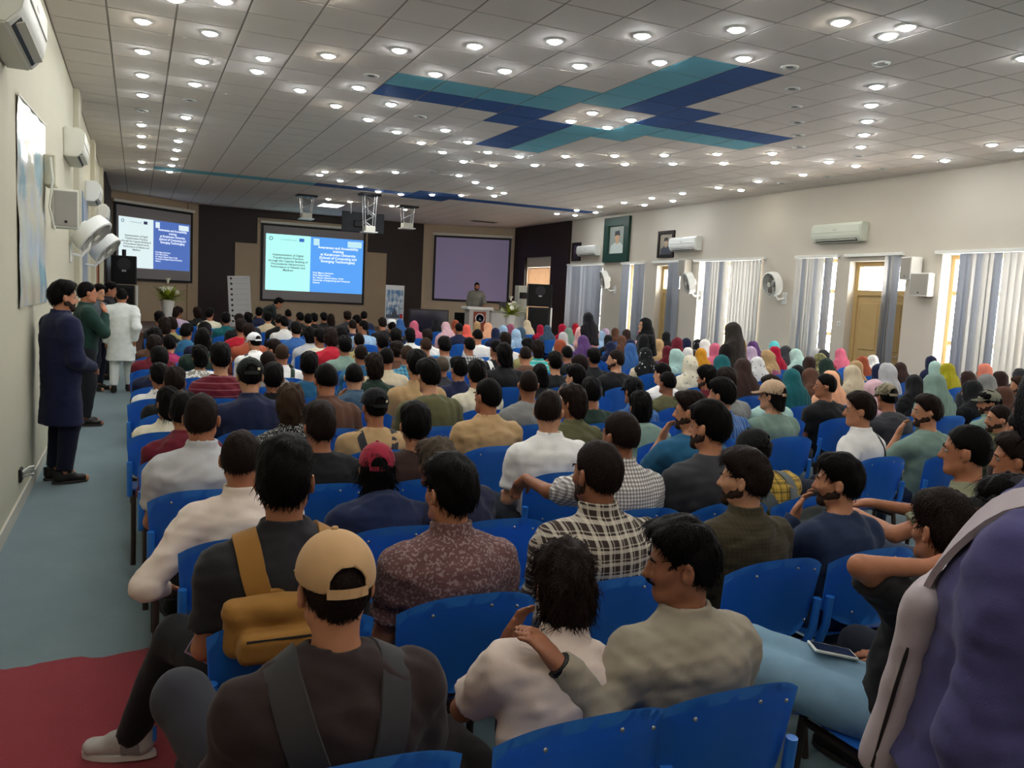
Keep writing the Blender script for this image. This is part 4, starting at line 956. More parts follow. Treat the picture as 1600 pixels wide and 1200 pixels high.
def make_body(J, res, fine=False, hands=(0.5, 0.5)):
    lo, hi = bounds(J, 0.2); F = Field(lo, hi, res); T = J['T']; rt, fw, up = T[:, 0], T[:, 1], T[:, 2]; b = J['build']
    head_prims(F, J, fine)
    full = J.get('stand', False)
    if full: F.cone(J['pelvis'], J['chest'], 0.12*b, 0.135*b, 0.05, (fw, 0.72))
    F.cone(J['chest'], J['neck']-up*0.06, 0.09, 0.08, 0.05, (fw, 0.72)); F.cone(J['shL'], J['shR'], 0.05, 0.05, 0.06)
    F.cone(J['neck']-up*0.01, J['shL'], 0.055, 0.048, 0.04); F.cone(J['neck']-up*0.01, J['shR'], 0.055, 0.048, 0.04)
    fat = 1.0 if res < 0.01 else 1.25
    for i, s in enumerate('LR'):
        F.cone(J['sh'+s], J['el'+s], 0.048, 0.039, 0.03); F.cone(J['el'+s], J['wr'+s], 0.04, 0.027, 0.015)
        hand(F, J['wr'+s], *J['hd'+s], hands[i], fat=fat, side=-1 if s == 'L' else 1)
        if not full: continue
        F.cone(J['hip'+s], J['kn'+s], 0.078, 0.055, 0.04); F.cone(J['kn'+s], J['an'+s], 0.056, 0.036, 0.02); F.cone(J['an'+s]-V3(0, 0, 0.03), J['to'+s], 0.034, 0.028, 0.02)
    return np_mesh('body', *F.mesh())
def make_shirt(J, res, sleeves=('long', 'long'), loose=0.0, folds=0.007, collar=0.05, seed=1, long=0.0, hood=False):
    lo, hi = bounds(J, 0.2); F = Field(lo, hi, res); T = J['T']; rt, fw, up = T[:, 0], T[:, 1], T[:, 2]; b = J['build']; q = 0.014+loose
    F.cone(J['pelvis']+up*0.0, J['waist'], 0.152*b+q, 0.148*b+q, 0.05, (fw, 0.78)); F.cone(J['waist'], J['chest'], 0.148*b+q, 0.165*b+q, 0.06, (fw, 0.74))
    F.cone(J['chest'], J['neck']-up*0.1, 0.165*b+q, 0.115+q, 0.06, (fw, 0.72))
    F.cone(J['shL'], J['shR'], 0.058+q*0.6, 0.058+q*0.6, 0.07)
    for s in 'LR':
        F.cone(J['neck']-up*0.035, J['sh'+s]+up*0.002, 0.06, 0.058+q*0.3, 0.05)
        F.cone(J['sh'+s], J['sh'+s]*0.7+J['el'+s]*0.3, 0.064+q*0.6, 0.06+q, 0.04)
        kind = sleeves[0 if s == 'L' else 1]
        if kind == 'long':
            F.cone(J['sh'+s], J['el'+s], 0.062+q*0.5, 0.05+q*0.8, 0.03); F.cone(J['el'+s], J['wr'+s], 0.05+q*0.8, 0.034+q*0.5, 0.02, end=True)
        elif kind == 'rolled':
            F.cone(J['sh'+s], J['el'+s], 0.062+q*0.5, 0.052+q*0.8, 0.03); F.cone(J['el'+s], J['el'+s]*0.62+J['wr'+s]*0.38, 0.052+q*0.8, 0.047+q*0.6, 0.02, end=True)
        else:
            F.cone(J['sh'+s], J['sh'+s]*0.28+J['el'+s]*0.72, 0.064+q*0.6, 0.058+q, 0.03, end=True)
    if long > 0:                                                            # kameez skirt
        e = J['pelvis']-V3(0, 0, long); F.cone(J['pelvis']+up*0.05, e, 0.15*b+q, 0.2*b+q, 0.05, (fw, 0.72), end=True)
    if not J.get('stand'):
        for s in 'LR': F.cone(J['hip'+s], J['hip'+s]*0.45+J['kn'+s]*0.55, 0.1+loose, 0.094+loose, 0.05, end=True) if long < 0 else None
    if folds:
        F.folds(folds, 20, seed, stretch=(1, 1, 1.6)); F.folds(folds*0.7, 48, seed+50, stretch=(1, 1, 1.5))
    n0 = J['neck']; ax = J['head']-n0; ax = ax/np.linalg.norm(ax)*0.6+up*0.4
    if collar > 0: F.cone(n0-up*0.03, n0+ax*collar*1.45, 0.084, 0.078, 0.015, end=True)
    if hood: F.ell(n0-fw*0.07+up*0.01, (0.13, 0.07, 0.06), T, 0.04)
    F.cone(n0+ax*max(0.02, collar*0.9), n0+ax*0.22, 0.06, 0.064, 0.012, op='c')
    return np_mesh('shirt', *F.mesh())
def make_trousers(J, res, loose=0.0, folds=0.003, seed=3, cut=0.06):
    lo, hi = bounds(J, 0.2); lo[2] = min(lo[2], -0.03); hi[2] = max(J['waist'][2]+0.15, J['knL'][2]+0.12, J['knR'][2]+0.12); F = Field(lo, hi, res); T = J['T']; fw = T[:, 1]; b = J['build']
    F.cone(J['pelvis'], J['pelvis']*0.4+J['waist']*0.6, 0.145*b, 0.14*b, 0.04, (fw, 0.8))
    for s in 'LR':
        F.cone(J['hip'+s], J['kn'+s], 0.096+loose, 0.073+loose, 0.045); e = J['an'+s]+(J['kn'+s]-J['an'+s])*(cut if J.get('stand') else -0.03)
        F.cone(J['kn'+s], e, 0.073+loose, 0.052+loose, 0.02, end=True)
    if folds: F.folds(folds, 30, seed)
    return np_mesh('trousers', *F.mesh())

def hair_mesh(style, res, seed=0, strands=0):
    """hair in the head's own frame (origin in the middle of the head, face towards +y)"""
    F = Field((-0.19, -0.2, -0.26), (0.19, 0.17, 0.21), res)
    s = {'short': 1.0, 'buzz': 0.93, 'full': 1.07, 'wavy': 1.1, 'curly': 1.12, 'long': 1.06, 'fade': 1.0, 'quiff': 1.04, 'mop': 1.1}[style]
    F.ell((0, -0.016, 0.034), (0.0805*s, 0.104*s, 0.098*s), None, 0.02)
    F.ell((0, -0.045, -0.005), (0.074*s, 0.072*s, 0.085), None, 0.03)
    if style in ('full', 'wavy', 'curly', 'mop', 'quiff'): F.ell((0, 0.01, 0.085), (0.075*s, 0.085*s, 0.055*s), None, 0.04)
    if style == 'quiff': F.ell((0, 0.07, 0.09), (0.06, 0.04, 0.035), None, 0.03)
    if style == 'long':
        F.ell((0, -0.055, -0.09), (0.092, 0.06, 0.1), None, 0.04); F.ell((0.05, -0.02, -0.06), (0.045, 0.05, 0.09), None, 0.03); F.ell((-0.05, -0.02, -0.06), (0.045, 0.05, 0.09), None, 0.03)
    if style in ('wavy', 'mop'):
        F.ell((0, -0.06, -0.07), (0.075, 0.05, 0.07), None, 0.04)
    amp, fr = {'short': (0.0025, 70), 'buzz': (0.001, 90), 'full': (0.005, 60), 'wavy': (0.008, 70), 'curly': (0.011, 95), 'long': (0.006, 60), 'fade': (0.0025, 80), 'quiff': (0.005, 65), 'mop': (0.009, 60)}[style]
    F.folds(amp, fr, seed, stretch=(1.4, 1.1, 0.55) if style != 'curly' else (1, 1, 1))
    # hairline: forehead to temple, over the ears, down to the nape
    front = {'mop': 0.05, 'wavy': 0.035}.get(style, 0.02)
    F.plane((0, front+0.055, 0.075), (0, 0.80, -0.6), k=0.012)
    low = {'fade': -0.055, 'buzz': -0.06, 'short': -0.072, 'full': -0.082, 'quiff': -0.075, 'wavy': -0.13, 'curly': -0.1, 'long': -0.2, 'mop': -0.13}[style]
    F.plane((0, -0.09, low), (0, 0.30, -0.95), k=0.015)
    if style not in ('long', 'wavy', 'mop', 'curly'):
        for q in (-1, 1): F.ell((q*0.094, 0.004, -0.028), (0.034, 0.036, 0.056), None, 0.01, 'c'); F.ell((q*0.075, -0.03, -0.085), (0.03, 0.04, 0.04), None, 0.015, 'c')
    P, Q = F.mesh()
    if strands:
        r = np.random.RandomState(seed+9); N = np.zeros_like(P); a, b, c = P[Q[:, 0]], P[Q[:, 1]], P[Q[:, 2]]; fn = np.cross(b-a, c-a)
        for k in range(4): np.add.at(N, Q[:, k], fn)
        N /= np.linalg.norm(N, axis=1)[:, None]+1e-9
        if (N*(P-P.mean(0))).sum(1).mean() < 0: N = -N
        ids = r.choice(len(P), strands); crown = V3(0.01, -0.05, 0.13); L = {'wavy': 0.055, 'curly': 0.05, 'long': 0.085, 'mop': 0.06, 'full': 0.042, 'quiff': 0.038}.get(style, 0.026)
        VV, FF = [P], [np.concatenate([Q, Q[:0]])]; n0 = len(P); nv = []; nf = []
        for i in ids:
            p, n = P[i], N[i]; fl = (p-crown)*np.array([1, 1, 0.4])+r.normal(size=3)*0.03+V3(0, 0, -0.05); fl = fl-n*(fl@n); fl = fl/(np.linalg.norm(fl)+1e-6)
            w = np.cross(fl, n)*r.uniform(0.0014, 0.003); l = L*r.uniform(0.5, 1.2); ph = r.uniform(0, 6); wa = 0.006 if style in ('wavy', 'curly', 'mop', 'long') else 0.0015
            base = n0+len(nv)
            for k in range(4):
                t = k/3; c = p-n*0.003+fl*l*t+n*(0.0035*math.sin(PI*t)+0.001)+np.cross(fl, n)*wa*math.sin(ph+5*t)-V3(0, 0, 1)*l*0.25*t*t*(1 if n[2] < 0.6 else 0.2)
                ww = w*(1-0.85*t*t); nv += [c-ww, c+ww]
            nf += [(base+2*k, base+2*k+1, base+2*k+3, base+2*k+2) for k in range(3)]
        P = np.concatenate([P, np.array(nv, np.float32)]); Q = np.concatenate([Q, np.array(nf)])
    return np_mesh('hair', P, Q)
def hijab_mesh(style, res, seed):
    """headscarf in the head's frame, its drape falling over neck, shoulders and back"""
    F = Field((-0.34, -0.3, -0.56), (0.34, 0.3, 0.21), res)
    F.ell((0, -0.018, 0.03), (0.098, 0.118, 0.116), None, 0.03); F.ell((0, -0.03, -0.06), (0.092, 0.1, 0.12), None, 0.05)
    F.cone((0, -0.025, -0.09), (0, -0.03, -0.2), 0.09, 0.125, 0.06)
    if style == 0:      # neat, tucked around the shoulders
        F.cone((-0.15, -0.04, -0.24), (0.15, -0.04, -0.24), 0.092, 0.092, 0.09); F.ell((0, -0.085, -0.29), (0.21, 0.12, 0.15), None, 0.06); F.ell((0, 0.07, -0.28), (0.16, 0.09, 0.12), None, 0.06)
    elif style == 1:    # long veil down the back
        F.cone((-0.15, -0.04, -0.24), (0.15, -0.04, -0.24), 0.094, 0.094, 0.09); F.cone((0, -0.1, -0.2), (0, -0.14, -0.52), 0.17, 0.23, 0.06, ((0, 1, 0), 0.5), end=True)
    else:               # knotted bump at the back of the head
        F.ell((0, -0.09, 0.0), (0.07, 0.06, 0.065), None, 0.05); F.cone((-0.15, -0.04, -0.24), (0.15, -0.04, -0.24), 0.092, 0.092, 0.09); F.cone((0.02, -0.11, -0.2), (0.05, -0.15, -0.42), 0.14, 0.13, 0.05, ((0, 1, 0), 0.5), end=True)
    F.ell((0, 0.1, -0.005), (0.062, 0.075, 0.09), None, 0.01, 'c')
    F.folds(0.006, 38, seed, stretch=(1.4, 1, 0.5)); F.folds(0.003, 80, seed+3, stretch=(1.3, 1, 0.4))
    return np_mesh('headscarf', *F.mesh())
def cap_parts(res, open_back=True, crown=(0.096, 0.115, 0.106)):
    """baseball cap in the head's frame: crown shell with a rear opening, brim, strap, button"""
    F = Field((-0.14, -0.16, -0.07), (0.14, 0.15, 0.18), res)
    F.ell((0, -0.01, 0.035), crown, None, 0.01); F.plane((0, 0, 0.026), (0, 0.16, -1), k=0.004)
    F.ell((0, -0.012, 0.03), (crown[0]-0.007, crown[1]-0.007, crown[2]-0.007), None, 0.0, 'c')
    if open_back: F.cone((0, -0.09, 0.03), (0, -0.17, 0.03), 0.042, 0.046, 0.0, op='c')
    C = np_mesh('crown', *F.mesh())
    bm = bmesh.new(); rows = []
    for i in range(13):
        a = PI*(0.1+0.8*i/12); r0 = Vector((crown[0]*math.cos(a)*0.98, crown[1]*math.sin(a)*0.98-0.01, 0.044)); e = math.sin(PI*i/12)**0.6
        rows.append([bm.verts.new(r0+Vector((0, 0.075*e*q, -0.004-0.028*q*e*(0.4+abs(math.cos(a)))))) for q in (0, 0.5, 1)])
    for u, v in zip(rows, rows[1:]):
        for k in range(2): bm.faces.new((u[k], v[k], v[k+1], u[k+1]))
    g = bmesh.ops.solidify(bm, geom=bm.faces[:], thickness=0.004)
    B = mesh_of(bm, 'brim', True)
    bm = bmesh.new(); rows = []
    for i in range(11):
        a = -PI/2+(-0.55+1.1*i/10); p = Vector((crown[0]*1.0*math.cos(a), crown[1]*1.0*math.sin(a)-0.012, 0)); rows.append((bm.verts.new(p+Vector((0, 0, 0.002))), bm.verts.new(p*1.0+Vector((0, 0, 0.026)))))
    for u, v in zip(rows, rows[1:]): bm.faces.new((u[0], v[0], v[1], u[1]))
    bmesh.ops.solidify(bm, geom=bm.faces[:], thickness=0.003)
    S = mesh_of(bm, 'strap', True)
    bt = mesh_of(lathe([(0.0005, 0.149), (0.008, 0.147), (0.01, 0.14)], 8), 'button', True)
    return C, B, S, bt
# ------------------------------------------------------------------ blue hall chairs
M_blue = mat('blue_chair_plastic', (46, 122, 216), 0.32, 0.06, 4, 0.03, 160, spec=0.5)
M_blueseat = M_blue
M_leg = mat('dark_brown_steel', (52, 40, 36), 0.5, 0.15, 20)
def back_mesh():
    bm = bmesh.new(); nx, nz = 16, 9; G = []
    for i in range(nx+1):
        u = -1+2*i/nx; row = []
        top = 0.83-0.05*abs(u)**3.2-0.008*u*u; bot = 0.50+0.075*abs(u)**3
        for j in range(nz+1):
            v = j/nz; x = u*(0.238-0.012*(1-v)); y = -0.245-0.03*v+0.05*abs(u)**2.6+0.012*math.sin(PI*v)*(1-abs(u))
            row.append(bm.verts.new((x, y, bot+(top-bot)*v)))
        G.append(row)
    for i in range(nx):
        for j in range(nz): bm.faces.new((G[i][j], G[i+1][j], G[i+1][j+1], G[i][j+1]))
    bmesh.ops.solidify(bm, geom=bm.faces[:], thickness=0.014)
    bmesh.ops.bevel(bm, geom=[e for e in bm.edges if e.calc_face_angle(0) > 1.0], offset=0.004, segments=1, affect='EDGES')
    return mesh_of(bm, 'backrest', True, 0.9)
def seat_mesh():
    bm = bmesh.new(); nx, ny = 10, 10; G = []
    for i in range(nx+1):
        u = -1+2*i/nx; row = []
        for j in range(ny+1):
            v = j/ny; y = -0.21+0.43*v; z = 0.435-0.014*(1-u*u)*math.sin(PI*min(1, v*1.1))-0.035*max(0, v-0.82)/0.18+0.03*max(0, 0.15-v)/0.15
            row.append(bm.verts.new((u*(0.215+0.01*math.sin(PI*v)), y, z)))
        G.append(row)
    for i in range(nx):
        for j in range(ny): bm.faces.new((G[i][j], G[i+1][j], G[i+1][j+1], G[i][j+1]))
    bmesh.ops.solidify(bm, geom=bm.faces[:], thickness=0.014)
    return mesh_of(bm, 'seat', True, 0.9)
BACK, SEAT = back_mesh(), seat_mesh()
POST = mesh_of(tube(((0, -0.235, 0.64), (0, -0.225, 0.52), (0, -0.19, 0.42)), 0.0165, 10), 'back_post', True, 0.9)
CAPM = mesh_of(lathe([(0.018, 0.0), (0.0175, 0.03), (0.012, 0.036), (0.0005, 0.037)], 10), 'post_cap', True)
LEGB = mesh_of(tube(((0, -0.2, 0.425), (0, -0.235, 0.2), (0, -0.265, 0.0)), 0.015, 8), 'leg', True, 0.9)
LEGF = mesh_of(tube(((0, 0.17, 0.415), (0, 0.19, 0.2), (0, 0.2, 0.0)), 0.015, 8), 'leg', True, 0.9)
RAIL = mesh_of(tube(((0, -0.2, 0.4), (0, 0.17, 0.4)), 0.013, 8), 'side_rail', True, 0.9)
RIVET = mesh_of(lathe([(0.006, 0), (0.0055, 0.003), (0.0005, 0.004)], 8, Matrix.Rotation(PI/2, 4, 'X')), 'rivet', True)
def chair(x, y, rz=0.0, detail=1, label=None):
    c = thing('plastic_chair', label, 'chair', (x, y, 0), rz, 'blue plastic hall chairs')
    b = obj('backrest', BACK, M_blue, c); obj('seat', SEAT, M_blueseat, c)
    for s in (-1, 1):
        obj('leg', LEGB, M_leg, c, loc=(s*0.2, 0, 0)); obj('leg', LEGF, M_leg, c, loc=(s*0.2, 0, 0))
        if detail:
            p = obj('back_post', POST, M_blue, c, loc=(s*0.222, -0.0, 0)); obj('side_rail', RAIL, M_leg, c, loc=(s*0.2, 0, 0))
    if detail > 1:
        for rx, rz_, ry in ((-0.14, 0.78, -0.285), (0.14, 0.78, -0.285), (0.05, 0.795, -0.2915), (-0.13, 0.575, -0.264), (0.13, 0.575, -0.264)):
            obj('rivet', RIVET, M_steel, b, loc=(rx, ry, rz_))
    return c

# ------------------------------------------------------------------ cloth and skin
_cl = {}
def cloth(rgb, pat=None, rgb2=(230, 230, 226), scale=1.0, rough=0.9):
    key = (rgb, pat, rgb2, scale)
    if key in _cl: return _cl[key]
    m = bpy.data.materials.new('cloth_%s_%d' % (pat or 'plain', len(_cl))); m.use_nodes = True; nt = m.node_tree; b = nt.nodes['Principled BSDF']; L = nt.links.new
    b.inputs['Roughness'].default_value = rough; b.inputs['Specular IOR Level'].default_value = 0.2; b.inputs['Sheen Weight'].default_value = 0.08
    tc = nt.nodes.new('ShaderNodeTexCoord'); c1 = lin(rgb); c2 = lin(rgb2)
    nz = nt.nodes.new('ShaderNodeTexNoise'); nz.inputs['Scale'].default_value = 14; nz.inputs['Detail'].default_value = 5; L(tc.outputs['Object'], nz.inputs['Vector'])
    mx = nt.nodes.new('ShaderNodeMix'); mx.data_type = 'RGBA'; mx.inputs[6].default_value = (*[v*0.86 for v in c1], 1); mx.inputs[7].default_value = (*[min(1, v*1.12) for v in c1], 1); L(nz.outputs['Fac'], mx.inputs[0]); col = mx.outputs[2]
    def stripes(axis, freq, width, phase=0.0):
        sp = nt.nodes.new('ShaderNodeSeparateXYZ'); L(tc.outputs['Object'], sp.inputs[0])
        a = nt.nodes.new('ShaderNodeMath'); a.operation = 'MULTIPLY_ADD'; L(sp.outputs[axis], a.inputs[0]); a.inputs[1].default_value = freq; a.inputs[2].default_value = phase+50
        f = nt.nodes.new('ShaderNodeMath'); f.operation = 'FRACT'; L(a.outputs[0], f.inputs[0])
        g = nt.nodes.new('ShaderNodeMath'); g.operation = 'LESS_THAN'; L(f.outputs[0], g.inputs[0]); g.inputs[1].default_value = width
        return g.outputs[0]
    def over(fac, rgbv, amt, base):
        mu = nt.nodes.new('ShaderNodeMath'); mu.operation = 'MULTIPLY'; L(fac, mu.inputs[0]); mu.inputs[1].default_value = amt
        k = nt.nodes.new('ShaderNodeMix'); k.data_type = 'RGBA'; L(mu.outputs[0], k.inputs[0]); L(base, k.inputs[6]); k.inputs[7].default_value = (*rgbv, 1); return k.outputs[2]
    if pat == 'plaid':
        for ax in (0, 2):
            col = over(stripes(ax, 22*scale, 0.28), c2, 0.55, col); col = over(stripes(ax, 22*scale, 0.08, 0.55), c2, 0.45, col)
    elif pat == 'gingham':
        for ax in (0, 2): col = over(stripes(ax, 55*scale, 0.5), c2, 0.55, col)
    elif pat == 'hstripe': col = over(stripes(2, 18*scale, 0.18), c2, 0.75, col)
    elif pat == 'vstripe': col = over(stripes(0, 30*scale, 0.3), c2, 0.5, col)
    elif pat == 'chest_line': col = over(stripes(2, 0.9*scale, 0.008, 0.42), c2, 0.9, col)
    elif pat in ('floral', 'fleck'):
        vo = nt.nodes.new('ShaderNodeTexVoronoi' if pat == 'floral' else 'ShaderNodeTexNoise'); vo.inputs['Scale'].default_value = (16 if pat == 'floral' else 90)*scale; L(tc.outputs['Object'], vo.inputs['Vector'])
        g = nt.nodes.new('ShaderNodeMath'); g.operation = 'LESS_THAN' if pat == 'floral' else 'GREATER_THAN'; L(vo.outputs[0], g.inputs[0]); g.inputs[1].default_value = 0.22 if pat == 'floral' else 0.56
        col = over(g.outputs[0], c2, 0.8 if pat == 'floral' else 0.45, col)
    elif pat == 'camo':
        vo = nt.nodes.new('ShaderNodeTexNoise'); vo.inputs['Scale'].default_value = 22; L(tc.outputs['Object'], vo.inputs['Vector'])
        g = nt.nodes.new('ShaderNodeMath'); g.operation = 'GREATER_THAN'; L(vo.outputs[0], g.inputs[0]); g.inputs[1].default_value = 0.52; col = over(g.outputs[0], c2, 0.8, col)
    L(col, b.inputs['Base Color'])
    n2 = nt.nodes.new('ShaderNodeTexNoise'); n2.inputs['Scale'].default_value = 420; L(tc.outputs['Object'], n2.inputs['Vector'])
    bp = nt.nodes.new('ShaderNodeBump'); bp.inputs['Strength'].default_value = 0.25; bp.inputs['Distance'].default_value = 0.003; L(n2.outputs['Fac'], bp.inputs['Height']); L(bp.outputs['Normal'], b.inputs['Normal'])
    _cl[key] = m; return m
SKIN = []
for i, c in enumerate(((186, 128, 96), (170, 112, 82), (150, 98, 72), (198, 146, 114))):
    m = mat('skin_tone_%d' % i, c, 0.5, 0.08, 30, 0.06, 300, spec=0.35)
    b = m.node_tree.nodes['Principled BSDF']; b.inputs['Subsurface Weight'].default_value = 0.08; b.inputs['Subsurface Radius'].default_value = (0.01, 0.004, 0.002); SKIN.append(m)
HAIR = [mat('black_hair', (13, 10, 10), 0.5, 0.4, 40, 0.4, 180, spec=0.06), mat('dark_brown_hair', (32, 22, 19), 0.5, 0.4, 40, 0.4, 180, spec=0.06), mat('brown_hair', (58, 42, 32), 0.5, 0.35, 40, 0.4, 180, spec=0.06), mat('greying_hair', (84, 74, 64), 0.55, 0.5, 60, 0.4, 180, spec=0.06)]
M_shoe = mat('dark_shoe_leather', (30, 26, 26), 0.5, 0.1, 20); M_sole = mat('shoe_sole', (60, 56, 54), 0.8)
SHOE = []
def shoe_mesh():
    F = Field((-0.08, -0.12, -0.02), (0.08, 0.22, 0.16), 0.008); F.cone((0, -0.04, 0.05), (0, 0.14, 0.035), 0.042, 0.04, 0.03, ((0, 0, 1), 0.85)); F.cone((0, -0.035, 0.05), (0, -0.05, 0.11), 0.04, 0.04, 0.03)
    F.ell((0, 0.03, 0.075), (0.036, 0.06, 0.03), None, 0.03); F.plane((0, 0, 0.008), (0, 0, -1)); F.plane((0, 0, 0.115), (0, 0, 1))
    return np_mesh('shoe', *F.mesh())
def sole_mesh():
    bm = bmesh.new(); pts = [(math.sin(a)*0.047*(1.0 if math.cos(a) > -0.2 else 0.9), 0.045+0.14*math.cos(a)) for a in [2*PI*k/20 for k in range(20)]]
    a = [bm.verts.new((x, y, 0)) for x, y in pts]; b = [bm.verts.new((x, y, 0.022)) for x, y in pts]; bm.faces.new(a[::-1]); bm.faces.new(b)
    for k in range(20): bm.faces.new((a[k], a[(k+1) % 20], b[(k+1) % 20], b[k]))
    return mesh_of(bm, 'sole', True, 0.8)
SHOEM, SOLEM = shoe_mesh(), sole_mesh()
def shoes(p, J, m=None, ms=None):
    for s in 'LR':
        an, to = Vector(J['an'+s].tolist()), Vector(J['to'+s].tolist()); d = to-an; yaw = math.atan2(-d.x, d.y)
        fl = math.hypot(d.x, d.y); pit = math.atan2(d.z+0.055, fl)
        o = obj('shoe', SHOEM, m or M_shoe, p, loc=(an.x, an.y, an.z-0.085), rot=Euler((pit, 0, yaw), 'XYZ')); obj('sole', SOLEM, ms or M_sole, o)

# ------------------------------------------------------------------ shared prototypes for the crowd
YAWS = (-0.95, -0.5, -0.18, 0.0, 0.18, 0.5, 0.95)
PROTO = {}
def proto(kind, *k):
    key = (kind,)+k
    if key not in PROTO:
        if kind == 'J': PROTO[key] = seated(lean=(-0.04, 0.12)[k[1]], slouch=(0.02, 0.12)[k[1]], head=(YAWS[k[0]], (-0.06, -0.22)[k[1]], 0.0), arms=('chin' if k[2] == 1 else 'lap', 'chin' if k[2] == 2 else 'lap'))
        elif kind == 'body': PROTO[key] = make_body(proto('J', k[0], k[1], k[2]), k[3])
        elif kind == 'shirt': PROTO[key] = make_shirt(proto('J', 3, k[1], k[2]), k[3], (k[4], k[4]), seed=k[5], collar=0.05 if k[4] == 'long' else 0.02, loose=0.004)
        elif kind == 'trousers': PROTO[key] = make_trousers(proto('J', 3, k[0], 0), 0.024)
        elif kind == 'hair': PROTO[key] = hair_mesh(k[0], k[1], k[2], k[3])
        elif kind == 'scarf': PROTO[key] = hijab_mesh(k[0], 0.0115, k[1])
        elif kind == 'cap': PROTO[key] = cap_parts(k[0])
        elif kind == 'beard': PROTO[key] = beard_mesh(k[0])
    return PROTO[key]
def beard_mesh(res):
    F = Field((-0.11, -0.06, -0.17), (0.11, 0.15, 0.05), res)
    F.ell((0, 0.024, -0.037), (0.0615, 0.069, 0.0815), None, 0.02); F.cone((-0.02, 0.072, -0.1), (0.02, 0.072, -0.1), 0.0225, 0.0225, 0.03)
    F.cone((-0.058, 0.0, -0.058), (-0.02, 0.06, -0.096), 0.0205, 0.0205, 0.02); F.cone((0.058, 0.0, -0.058), (0.02, 0.06, -0.096), 0.0205, 0.0205, 0.02)
    F.cone((-0.03, 0.08, -0.055), (0.03, 0.08, -0.055), 0.0115, 0.0115, 0.012)
    F.cone((-0.0705, -0.004, -0.012), (-0.062, 0.002, -0.06), 0.01, 0.016, 0.01); F.cone((0.0705, -0.004, -0.012), (0.062, 0.002, -0.06), 0.01, 0.016, 0.01)
    F.folds(0.0015, 120, 4)
    F.plane((0, 0.09, -0.05), (0, 0.42, 1), k=0.006); F.ell((0, 0.1, -0.072), (0.018, 0.03, 0.011), None, 0.004, 'c'); F.ell((0, 0.13, -0.02), (0.05, 0.06, 0.035), None, 0.01, 'c')
    F.plane((0, -0.016, 0), (0, -1, 0)); F.ell((0.05, 0.075, -0.035), (0.022, 0.028, 0.024), None, 0.01, 'c'); F.ell((-0.05, 0.075, -0.035), (0.022, 0.028, 0.024), None, 0.01, 'c')
    return np_mesh('beard', *F.mesh())
EYE = mesh_of(lathe([(0.0005, 0.0118), (0.006, 0.0102), (0.0102, 0.006), (0.0118, 0.0), (0.0102, -0.006), (0.0005, -0.0118)], 12, Matrix.Rotation(-PI/2, 4, 'X')), 'eye', True)
IRIS = mesh_of(lathe([(0.0005, 0.0126), (0.004, 0.0118), (0.0052, 0.0106), (0.0005, 0.0104)], 10, Matrix.Rotation(-PI/2, 4, 'X')), 'iris', True)
BROW = mesh_of(tube([(-0.02, 0.0, -0.002), (-0.008, 0.004, 0.003), (0.008, 0.004, 0.004), (0.022, -0.008, -0.003)], [0.002, 0.0042, 0.004, 0.0015], 6), 'eyebrow', True)
def add_face(p, J, hm):
    R = Matrix(J['Rh'].tolist()); h = Vector(J['head'].tolist())
    for s in (-1, 1):
        e = obj('eye', EYE, mat('eye_white', (150, 140, 132), 0.4), p, loc=h+R @ Vector((s*0.032, 0.0745, 0.0)), rot=R.to_euler()); obj('iris', IRIS, mat('dark_iris', (30, 18, 12), 0.2), e)
        obj('eyebrow', BROW, hm, p, loc=h+R @ Vector((s*0.032, 0.088, 0.021)), rot=R.to_euler(), scale=(s, 1, 1))
MOUST = mesh_of(tube([(-0.03, 0.086, -0.06), (-0.016, 0.1, -0.051), (0, 0.104, -0.049), (0.016, 0.1, -0.051), (0.03, 0.086, -0.06)], [0.002, 0.0055, 0.006, 0.0055, 0.002], 6), 'moustache', True)
BEARD = [mat('short_beard', (54, 40, 33), 0.7, 0.4, 60, 0.3, 250, spec=0.1), mat('short_brown_beard', (54, 39, 32), 0.7, 0.4, 60, 0.3, 250, spec=0.1)]
def place_head(o, J):
    o.location = Vector(J['head'].tolist()); o.rotation_euler = Matrix(J['Rh'].tolist()).to_euler(); return o
def add_cap(p, J, m, near=False, back=False, scale=1.0):
    C, B, S, bt = proto('cap', 0.004 if near else 0.007)
    c = place_head(obj('cap', C, m, p), J); c.scale = (scale,)*3
    if back: c.rotation_euler = (Matrix(J['Rh'].tolist()) @ Matrix.Rotation(PI, 3, 'Z')).to_euler()
    obj('brim', B, m, c); obj('strap', S, m, c); obj('button', bt, m, c)
    return c
PEOPLE = []
# ------------------------------------------------------------------ who sits where (pixel of the top of each head in the 1600 x 1200 photograph)
CN = dict(black=(26, 26, 28), charcoal=(56, 56, 60), navy=(28, 34, 62), blue=(56, 98, 156), lightblue=(154, 184, 214), teal=(26, 92, 98), tealblue=(38, 92, 126), sage=(122, 146, 134), mint=(172, 206, 198), olive=(92, 90, 60), khaki=(150, 140, 92),
    tan=(182, 150, 108), cream=(224, 216, 192), white=(232, 230, 226), grey=(132, 132, 130), lightgrey=(186, 186, 188), red=(172, 28, 46), maroon=(100, 26, 40), rust=(156, 78, 52), brown=(90, 60, 46), coral=(236, 100, 86), peach=(240, 176, 138), pink=(210, 104, 130),
    palepink=(222, 182, 190), magenta=(150, 42, 84), purple=(88, 58, 108), mustard=(206, 142, 38), lime=(164, 156, 32), crimson=(172, 22, 56), turquoise=(60, 178, 170), lilac=(186, 164, 190), slate=(60, 84, 104), darkgreen=(34, 52, 44), cyan=(96, 204, 212), beige=(206, 190, 160), salmon=(232, 138, 118), darkbrown=(56, 38, 34), mauve=(152, 82, 108))
WORD = dict(lightblue='light blue', tealblue='teal blue', lightgrey='light grey', palepink='pale pink', darkgreen='dark green', darkbrown='dark brown')
CROWD = []
